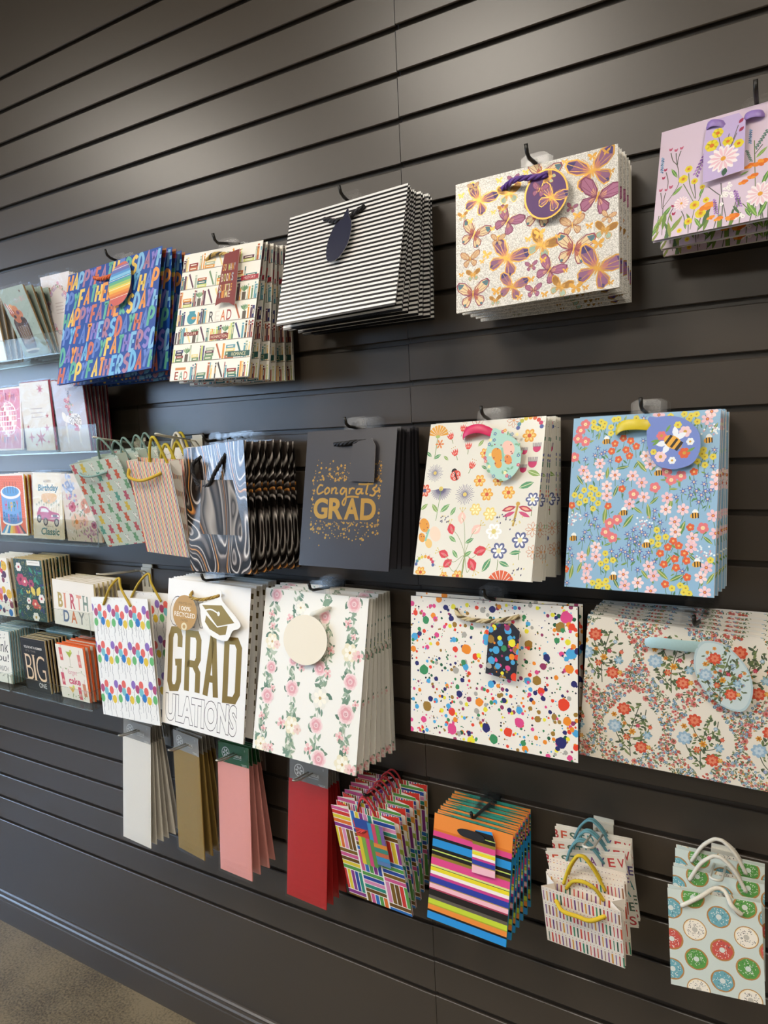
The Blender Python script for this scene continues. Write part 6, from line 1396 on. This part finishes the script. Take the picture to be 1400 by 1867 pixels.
def c_deer(W, H):
    k = Ink(W, H, '#c9cce0'); r = rr(205); k.rect_(0, k.h * .68, 1000, k.h, '#d4d2da')
    k.poly(closed2([(330, 760), (520, 700), (760, 720), (820, 880), (760, 1010), (620, 980), (430, 900), (300, 860)], 4), '#f3f1f4')
    for i in range(130): x, y = 420 + r.random() * 380, 720 + r.random() * 260; k.disc(x, y, 11, 7, 30, '#4a4a5a', 6)
    k.poly(closed2([(230, 650), (330, 700), (360, 820), (280, 860), (210, 760)], 3), '#f6f4f4')
    for x in (300, 330, 700, 730): k.stroke([(x, 880), (x - 10, 1150), (x + 4, 1330)], 22, '#f0eef0')
    for i in range(40): k.flower(480 + r.gauss(0, 50), 480 + r.gauss(0, 120), r.uniform(20, 44), 5, r.choice(['#d98aa4', '#c96a8a', '#e6b9c4', '#7f8ab4', '#8fae9a']), '#f2e2c8')
    for i in range(10): k.flower(660 + r.gauss(0, 24), 1010 + r.gauss(0, 24), 34, 5, '#cf5a86', '#f2d2dc')
    k.text('MERRY', 520, 60, 260, 50, '#8a8aa8'); k.text('& BRIGHT', 430, 150, 420, 70, '#a9abc4'); return k
def c_cake(W, H):
    k = Ink(W, H, '#efe6de'); k.rect_(40, 40, 960, k.h - 40, '#e2673e'); r = rr(206)
    for j in range(26):
        for i in range(12): k.rect_(50 + i * 78 + (j % 2) * 30, 60 + j * 40, 110 + i * 78 + (j % 2) * 30, 66 + j * 40, '#ec9270')
    for i, c in enumerate(['#4f93b8', '#e9e4da', '#3f7fae', '#e0c04a', '#e9a23a', '#df6a3a', '#d04a78', '#e2857a', '#5a4a50']): k.convex_poly([(500, 900), (40 + i * 102, k.h - 40), (142 + i * 102, k.h - 40)], c)
    k.rect_(140, 420, 840, 1080, '#6f9fd8'); k.disc(490, 1080, 360, 100, 0, '#efe8e6', 24); k.disc(490, 1040, 350, 100, 0, '#5f86c4', 24); k.disc(490, 420, 370, 150, 0, '#efe9ea', 28); k.disc(490, 400, 310, 110, 0, '#5a9ad4', 28)
    for i in range(5): k.stroke([(290 + i * 100, 440), (280 + i * 104, 180)], 10, '#5a3a34')
    for i, ch in enumerate('HAPPY'): k.text(ch, 250 + i * 104, 600 + 10 * (4 - (i - 2) ** 2), 76, 210, ['#cf4a70', '#3f8a5a', '#e0b03a', '#2f7a70', '#d9605a'][i], .02)
    for i, ch in enumerate('BIRTHDAY'): k.text(ch, 170 + i * 82, 860 + 5 * (12 - (i - 3.5) ** 2), 62, 190, ['#2f5f9a', '#3f7fb8', '#d04a78', '#2f6a8a'][i % 4], .02)
    return k
def c_car(W, H):
    k = Ink(W, H, '#e6dcc4'); r = rr(207); k.rect_(60, 60, 940, k.h - 60, '#ded0b2'); k.rect_(74, 74, 926, k.h - 74, '#e6dcc6')
    k.text('HAPPY', 380, 150, 260, 62, '#8a7a6a', .01); k.text('Birthday', 180, 250, 680, 180, '#3f7484', .03, slant=.12)
    k.poly(closed2([(330, 460), (760, 450), (800, 580), (600, 660), (350, 620)], 4), '#e2b884')
    for i in range(10): x = 120 + i * 84; k.stroke([(x, 900), (x + 10, 700 - 40 * (i % 3))], 10, '#b3a58c'); k.star(x + 10, 690 - 40 * (i % 3), 50, 6, '#9aa08a', .3)
    k.poly(closed2([(140, 880), (240, 740), (460, 740), (620, 830), (880, 880), (890, 1000), (820, 1060), (200, 1010), (140, 960)], 3), '#b9587a'); k.poly([(250, 850), (290, 770), (440, 770), (560, 850)], '#dfe0dc'); k.rect_(640, 900, 860, 960, '#6a5a64'); k.disc(650, 930, 26, col='#f0e8d8'); k.disc(850, 930, 26, col='#f0e8d8'); k.stroke([(560, 1000), (880, 990)], 14, '#efe6e2')
    for x, y in ((430, 1060), (210, 1000), (800, 1070)): k.disc(x, y, 80, 92, 0, '#4a4650', 18); k.disc(x, y, 46, 54, 0, '#b9b4b0', 14)
    k.text("You're a", 420, 1130, 260, 44, '#7a6a5a'); k.text('Classic', 260, 1190, 620, 160, '#3f6f64', .03, slant=.12); return k
def c_flor(W, H):
    k = Ink(W, H, '#e2d8ce'); r = rr(208)
    for i in range(60): k.disc(250 + r.gauss(0, 90), 250 + r.gauss(0, 120), 34, col=r.choice(['#a9b9d8', '#8fa3cc', '#c4cfe2', '#9aa9d2']), n=7)
    for x, y, s, c, cc in ((650, 620, 230, '#efe2d4', '#d97a60'), (650, 620, 150, '#df9a84', '#f0e6d2'), (330, 930, 170, '#eecbb4', '#d98a4a'), (560, 900, 120, '#e9c4b4', '#d9a07a'), (250, 640, 110, '#cf6a80', '#a83a5a'), (820, 980, 80, '#b06a8a', '#7a3a5a')): k.flower(x, y, s, 7, c, cc, .3, .4)
    for i in range(50): k.flower(640 + r.gauss(0, 140), 1120 + r.gauss(0, 90), 22, 5, r.choice(['#b07ab0', '#c9a0c8', '#a86a9a']), '#e9d9c4')
    for i in range(40): k.leaf(r.uniform(100, 950), r.uniform(500, k.h - 20), r.uniform(60, 130), r.uniform(30, 150), r.choice(['#8a9a7a', '#a3a88a', '#74846c']), .26)
    for i in range(14): k.flower(r.uniform(60, 400), r.uniform(420, 640), 26, 5, '#d48aa4', '#f0dcc8')
    return k
def c_dots(W, H):
    k = Ink(W, H, '#efe9de'); r = rr(209); P = ['#c9485a', '#e0b03a', '#3f78b8', '#d98aa0', '#d9653f', '#5a3a5a', '#4a86b0', '#8a4a5a']
    for i in range(70): s = r.choice([14, 20, 34, 60, 84]); k.disc(r.uniform(40, 960), r.uniform(40, k.h - 40), s, s * 1.08, 0, r.choice(P), 14)
    for x, y in ((850, 200), (900, 900)): k.disc(x, y, 110, 120, 0, '#e2b43c', 18); k.disc(x - 36, y - 20, 10, col='#5a4020'); k.disc(x + 36, y - 20, 10, col='#5a4020')
    return k
def c_green(W, H):
    k = Ink(W, H, '#2f4a44'); r = rr(210)
    for i in range(420): k.disc(r.uniform(0, 1000), r.uniform(0, k.h), r.uniform(6, 14), col=r.choice(['#8a8f52', '#6f7a44', '#a39a5c', '#b3a870']), n=5)
    for i in range(60): k.leaf(r.uniform(0, 1000), r.uniform(0, k.h), r.uniform(80, 190), r.uniform(0, 180), r.choice(['#2f7a64', '#1f5a4c', '#3f8f74', '#274a5a', '#3a3f6a']), .4)
    for x, y, s, c, cc in ((170, 190, 110, '#efe9e2', '#b03a4a'), (200, 480, 150, '#b84a6a', '#7a2a4a'), (340, 520, 120, '#c95a70', '#efd9cc'), (560, 560, 110, '#a84a6a', '#5a2a4a'), (880, 880, 110, '#efe6dc', '#c9505a'), (640, 1020, 120, '#c9564a', '#efd2b0'), (420, 960, 80, '#efe6dc', '#b94a50'), (620, 1330, 120, '#efe9dc', '#c9a04a'), (360, 1120, 60, '#efe9dc', '#c9a04a'), (780, 1080, 60, '#d86a50', '#efd2b0')): k.flower(x, y, s, 6, c, cc, .3, .42)
    for x, y, s, a in ((700, 740, 420, 25), (430, 760, 170, 40)):
        f = s / 2
        for m, b in ((-1, 20), (1, 70)): k.leaf(x + m * f * .45, y - f * .1, f * 1.2, 90 - m * 30, '#e2c95a', .55)
        k.stroke([(x, y - f * .3), (x + f * .1, y + f * .5)], f * .1, '#3a2f24')
    k.rect_(480, 20, 940, 130, '#ece8e0'); k.rect_(540, 60, 880, 72, '#b9b2a8'); return k
def c_bday(W, H):
    k = Ink(W, H, '#ece3d6'); r = rr(211); P = ['#b9a05a', '#d98a6a', '#c0505a', '#e0a08a', '#7a8a7a']
    for i, ch in enumerate('BIRTH'): k.text(ch, 120 + i * 152, 190, 116 if ch != 'I' else 40, 215, P[i], .03); k.rect_(108 + i * 152, 186, 170 + i * 152, 198, P[i])
    for i, ch in enumerate('DAY'): k.text(ch, 230 + i * 185, 435, 142, 175, ['#5a6a8a', '#d97a4a', '#8a8a86'][i], .025)
    for x, m in ((170, -1), (790, 1)): k.stroke([(x + m * (12 + 8 * q) * math.cos(q * .7), 500 + (12 + 8 * q) * math.sin(q * .7)) for q in range(9)], 4, '#b9a9a0')
    for i in range(40): k.disc(r.uniform(180, 860), r.choice([r.uniform(140, 200), r.uniform(590, 620)]), 5, col='#c9b09a', n=5)
    return k
def c_thanks(W, H):
    k = Ink(W, H, '#ebe6da'); r = rr(212)
    for i in range(30): k.leaf(r.uniform(100, 940), r.choice([r.uniform(80, 200), r.uniform(1060, 1180)]), 60, r.uniform(0, 180), '#6a6a66', .3)
    k.text('thank', 160, 240, 760, 300, '#2a2a2c', -.0, slant=.1); k.text('you!', 260, 580, 640, 260, '#2a2a2c', 0, slant=.1); k.hand('SO MUCH', 280, 900, 70, 120, 14, '#3a3a3c'); return k
def c_big(W, H):
    k = Ink(W, H, '#24211f')
    k.rect_(60, 50, 940, k.h - 50, '#3a352f'); k.rect_(72, 62, 928, k.h - 62, '#24211f')
    k.text("YOU'VE HIT A NUMBER", 120, 190, 740, 62, '#e2dccf', .02); k.text("IT'S THE", 160, 290, 420, 50, '#7f7568', .01)
    for i, ch in enumerate('BIG'): k.text(ch, [110, 420, 540][i], 400, [280, 70, 360][i], 640, '#e2c4a0', -.014)
    for x, w_ in ((90, 90), (395, 120), (395, 120)): k.rect_(x, 400, x + w_, 414, '#e2c4a0'); k.rect_(x, 1026, x + w_, 1040, '#e2c4a0')
    k.text('ONE', 560, 1080, 300, 120, '#e9e4da', 0); return k
def c_cockt(W, H):
    k = Ink(W, H, '#efe6d8'); r = rr(214)
    for x, y, c in ((170, 220, '#d9605c'), (820, 320, '#e0857a'), (130, 820, '#cf5a6a'), (700, 1100, '#d9606a'), (880, 1000, '#cf8a6a')): k.poly([(x - 60, y - 150), (x + 50, y - 150), (x + 70, y + 150), (x - 40, y + 150)], c); k.disc(x + 6, y + 40, 40, col='#e9b0a8', n=10); k.stroke([(x, y - 120), (x + 40, y - 260)], 9, '#b8506a')
    for x, y, c in ((480, 200, '#a8b84a'), (420, 1050, '#e0b45a')): k.poly([(x - 120, y - 60), (x + 120, y - 60), (x, y + 80)], c); k.stroke([(x, y + 80), (x + 4, y + 300)], 10, '#9a9a70'); k.stroke([(x - 70, y + 300), (x + 80, y + 300)], 10, '#9a9a70'); k.disc(x + 60, y - 80, 40, col='#c9d26a', n=10)
    for i in range(14): k.leaf(r.uniform(80, 920), r.choice([560, 600, 1200, 1160]), 60, r.uniform(0, 180), '#7f9a5a', .4)
    k.text('forget', 330, 560, 330, 150, '#cf6a80', -.008, slant=.15); k.text('cake', 340, 740, 420, 170, '#cf5a74', .03); k.stroke(smooth2([(660, 620), (820, 590), (960, 650)], 5), 8, '#9aa07a'); return k
CLIP = mat('ivory_envelope', '#d9d0b8', .7)
def cards(key, N, art, env, what, front_label, group, sleeve=False, seed=1, y_back=-.02, a_back=None, dx=0.0, env_dx=.003, cardback='#e9e4d8', env_up=0.0, step=None):
    W, H = POSE[key][6:8]; a = art(W, H); E = mat('envelope_' + env[1:], env, .72, 0, .25, .1, 300, .04)
    def mk(W, H, loc, r, pt, pb):
        t = empty('greeting_card', loc, r)
        a.panel('card', t, INKS, thick=.0012, back=cardback, edge='#f1ede4')
        b = MB(); x = W / 2; b.box(-x + env_dx - .001, x + env_dx, .0016, .0030, .0008, H - .002 + env_up)
        e_ = b.build('envelope', E, t)
        zt = H - .002 + env_up; fl = [(-x + env_dx, .0031, zt), (x + env_dx, .0031, zt), (env_dx, .0031, H * .45)]
        mesh_obj('flap', fl + [(p[0], .0034, p[2]) for p in fl], [(0, 1, 2), (5, 4, 3), (0, 3, 4, 1), (1, 4, 5, 2), (2, 5, 3, 0)], E, e_)
        if sleeve:
            s_ = MB(); s_.box(-x - .002, x + .004, -.0016, -.0012, -.001, H + .006); s_.build('sleeve', CELLO, t)
        return t
    return stack(key, N, mk, labels=lab(what, front_label), cat='greeting card', group=group, name='greeting_card', top_back=y_back + (0 if a_back is None else a_back), bot_back=y_back, seed=seed, jit=.0012, dx=dx)
KR = '#8f7650'
cards('white', 4, c_white, KR, 'plain white card with kraft envelope', 'plain white card cut by the left edge on the top shelf', 'plain white cards', seed=1, y_back=-.04)
cards('milk', 5, c_milk, KR, 'chocolate milkshake card with kraft envelope', 'sage green card with chocolate milkshake, leaning on the top shelf', 'milkshake cards', True, 2, y_back=-.03, a_back=-.008, dx=.02)
cards('wreath', 4, c_wreath, '#e9e6e2', 'white card with lilac flower wreath', 'white card with lilac flower wreath beside the blue bag', 'flower wreath cards', True, 3, y_back=-.03)
cards('disco', 4, c_disco, '#e8d9d4', 'pink disco ball party card', 'pink disco ball party card on the second shelf', 'disco ball cards', True, 4, y_back=-.03)
cards('star', 4, c_star, '#8c2f40', 'pale card with red stars and maroon envelope', 'pale card with red stars in a crinkled clear sleeve', 'red star cards', True, 5, y_back=-.03, env_up=.004, env_dx=.006)
cards('third2', 7, c_deer, '#7a1f33', 'lavender speckled animal card with maroon envelope', 'lavender card with speckled animal and pink flowers in clear sleeve', 'speckled animal cards', True, 6, y_back=-.03, dx=-.005)
cards('cake3', 6, c_cake, '#d9b64a', 'orange birthday cake card', 'orange HAPPY BIRTHDAY card with big blue cake', 'birthday cake cards', False, 7, y_back=-.03, env_dx=.002, cardback='#3a5a4a')
cards('car', 5, c_car, '#e6dcc2', 'cream Birthday card with pink car', 'cream Birthday Classic card with pink car in clear sleeve', 'pink car cards', True, 8, y_back=-.03)
cards('flor3', 6, c_flor, '#c9a08a', 'blush card with watercolour flowers', 'blush card with watercolour flowers beside the gummy bear bag', 'watercolour flower cards', True, 9, y_back=-.025)
cards('dots', 7, c_dots, '#cfc3a4', 'cream card with coloured dots', 'cream card with coloured dots cut by the left edge', 'coloured dot cards', False, 10, y_back=-.02)
cards('green', 9, c_green, '#b39f72', 'dark green garden butterfly card', 'dark green garden card with yellow butterfly and white sticker', 'garden butterfly cards', False, 11, y_back=-.02, env_up=.004, dx=.004)
cards('bday', 7, c_bday, '#c4b27c', 'cream BIRTH DAY landscape card', 'wide cream card lettered BIRTH DAY beside the balloon bag', 'BIRTH DAY cards', False, 12, y_back=-.02, env_up=.002)
cards('thanks', 12, c_thanks, '#7fa3ad', 'cream thank you card with blue envelope', 'cream thank you card with black script cut by the left edge', 'thank you cards', False, 13, y_back=-.012, env_up=.003)
cards('big', 7, c_big, '#a08a5c', 'black BIG ONE card with kraft envelope', 'black card lettered BIG ONE on the lowest shelf', 'BIG ONE cards', False, 14, y_back=-.045, env_up=.003, dx=.01)
cards('cockt', 6, c_cockt, '#e0642c', 'cocktail print card with orange envelope', 'cream forget cake card with cocktails and orange envelope', 'cocktail cards', False, 15, y_back=-.03, env_up=.006, env_dx=.006, dx=.004)
# pale blue envelopes kept behind the black cards
BE = mat('envelope_7fa3ad', '#7fa3ad', .72, 0, .25, .1, 300, .04)
for i in range(6):
    b = MB(); b.box(-.054, .054, -.0008, .0008, 0, .148)
    o = b.build('envelope', BE); o.location = (-1.690 + .002 * (i % 2), -.012 - i * .005, .8497); o.rotation_euler = (.02, 0, .01 * (i % 3))
    tag(o, f'pale blue envelope behind the black BIG ONE cards, {ORD[i]} from the wall', 'envelope', 'pale blue envelopes')
# ================================================================== clear acrylic card racks
def plate(name, parent, x0, x1, y0, y1, z0, z1, thin):
    b = MB(); b.box(x0, x1, y0, y1, z0, z1)
    # the sawn edges of the sheet catch the light; the broad faces stay clear
    kinds = {'z': (0, 0, 1, 1, 1, 1), 'y': (1, 1, 0, 0, 1, 1), 'x': (1, 1, 1, 1, 0, 0)}[thin]
    o = mesh_obj(name, b.v, b.f, [ACRYLIC, EDGE], parent, list(kinds)); return o
def rack(x0, x1, z, lip, label, depth=.122, back=.10):
    t = empty('card_rack', ((x0 + x1) / 2, 0, z)); tag(t, label, 'card rack', 'clear acrylic card racks'); w_ = (x1 - x0) / 2
    plate('shelf', t, -w_, w_, -depth, -.0045, -.003, 0, 'z')
    plate('front_lip', t, -w_, w_, -depth - .003, -depth, -.003, lip, 'y')
    plate('back_plate', t, -w_, w_, -.0045, -.0015, -.003, back, 'y')
    plate('end_plate', t, w_ - .003, w_, -depth, -.0045, 0, lip, 'x'); plate('end_plate', t, -w_, -w_ + .003, -depth, -.0045, 0, lip, 'x')
    return t
rack(-2.55, -1.452, 1.6935, .048, 'clear acrylic card rack, topmost, behind the blue bag', depth=.100)
rack(-2.55, -1.3586, 1.4645, .060, 'clear acrylic card rack, second from top, with star cards')
rack(-2.55, -1.3846, 1.2495, .058, 'clear acrylic card rack, third from top, with car card')
rack(-2.55, -1.443, 1.0315, .056, 'clear acrylic card rack, fourth from top, with BIRTH DAY cards')
rack(-2.55, -1.800, .8475, .044, 'clear acrylic card rack, lowest at left, with thank you cards')
rack(-1.786, -1.4655, .8475, .044, 'clear acrylic card rack, lowest, with black and cocktail cards')
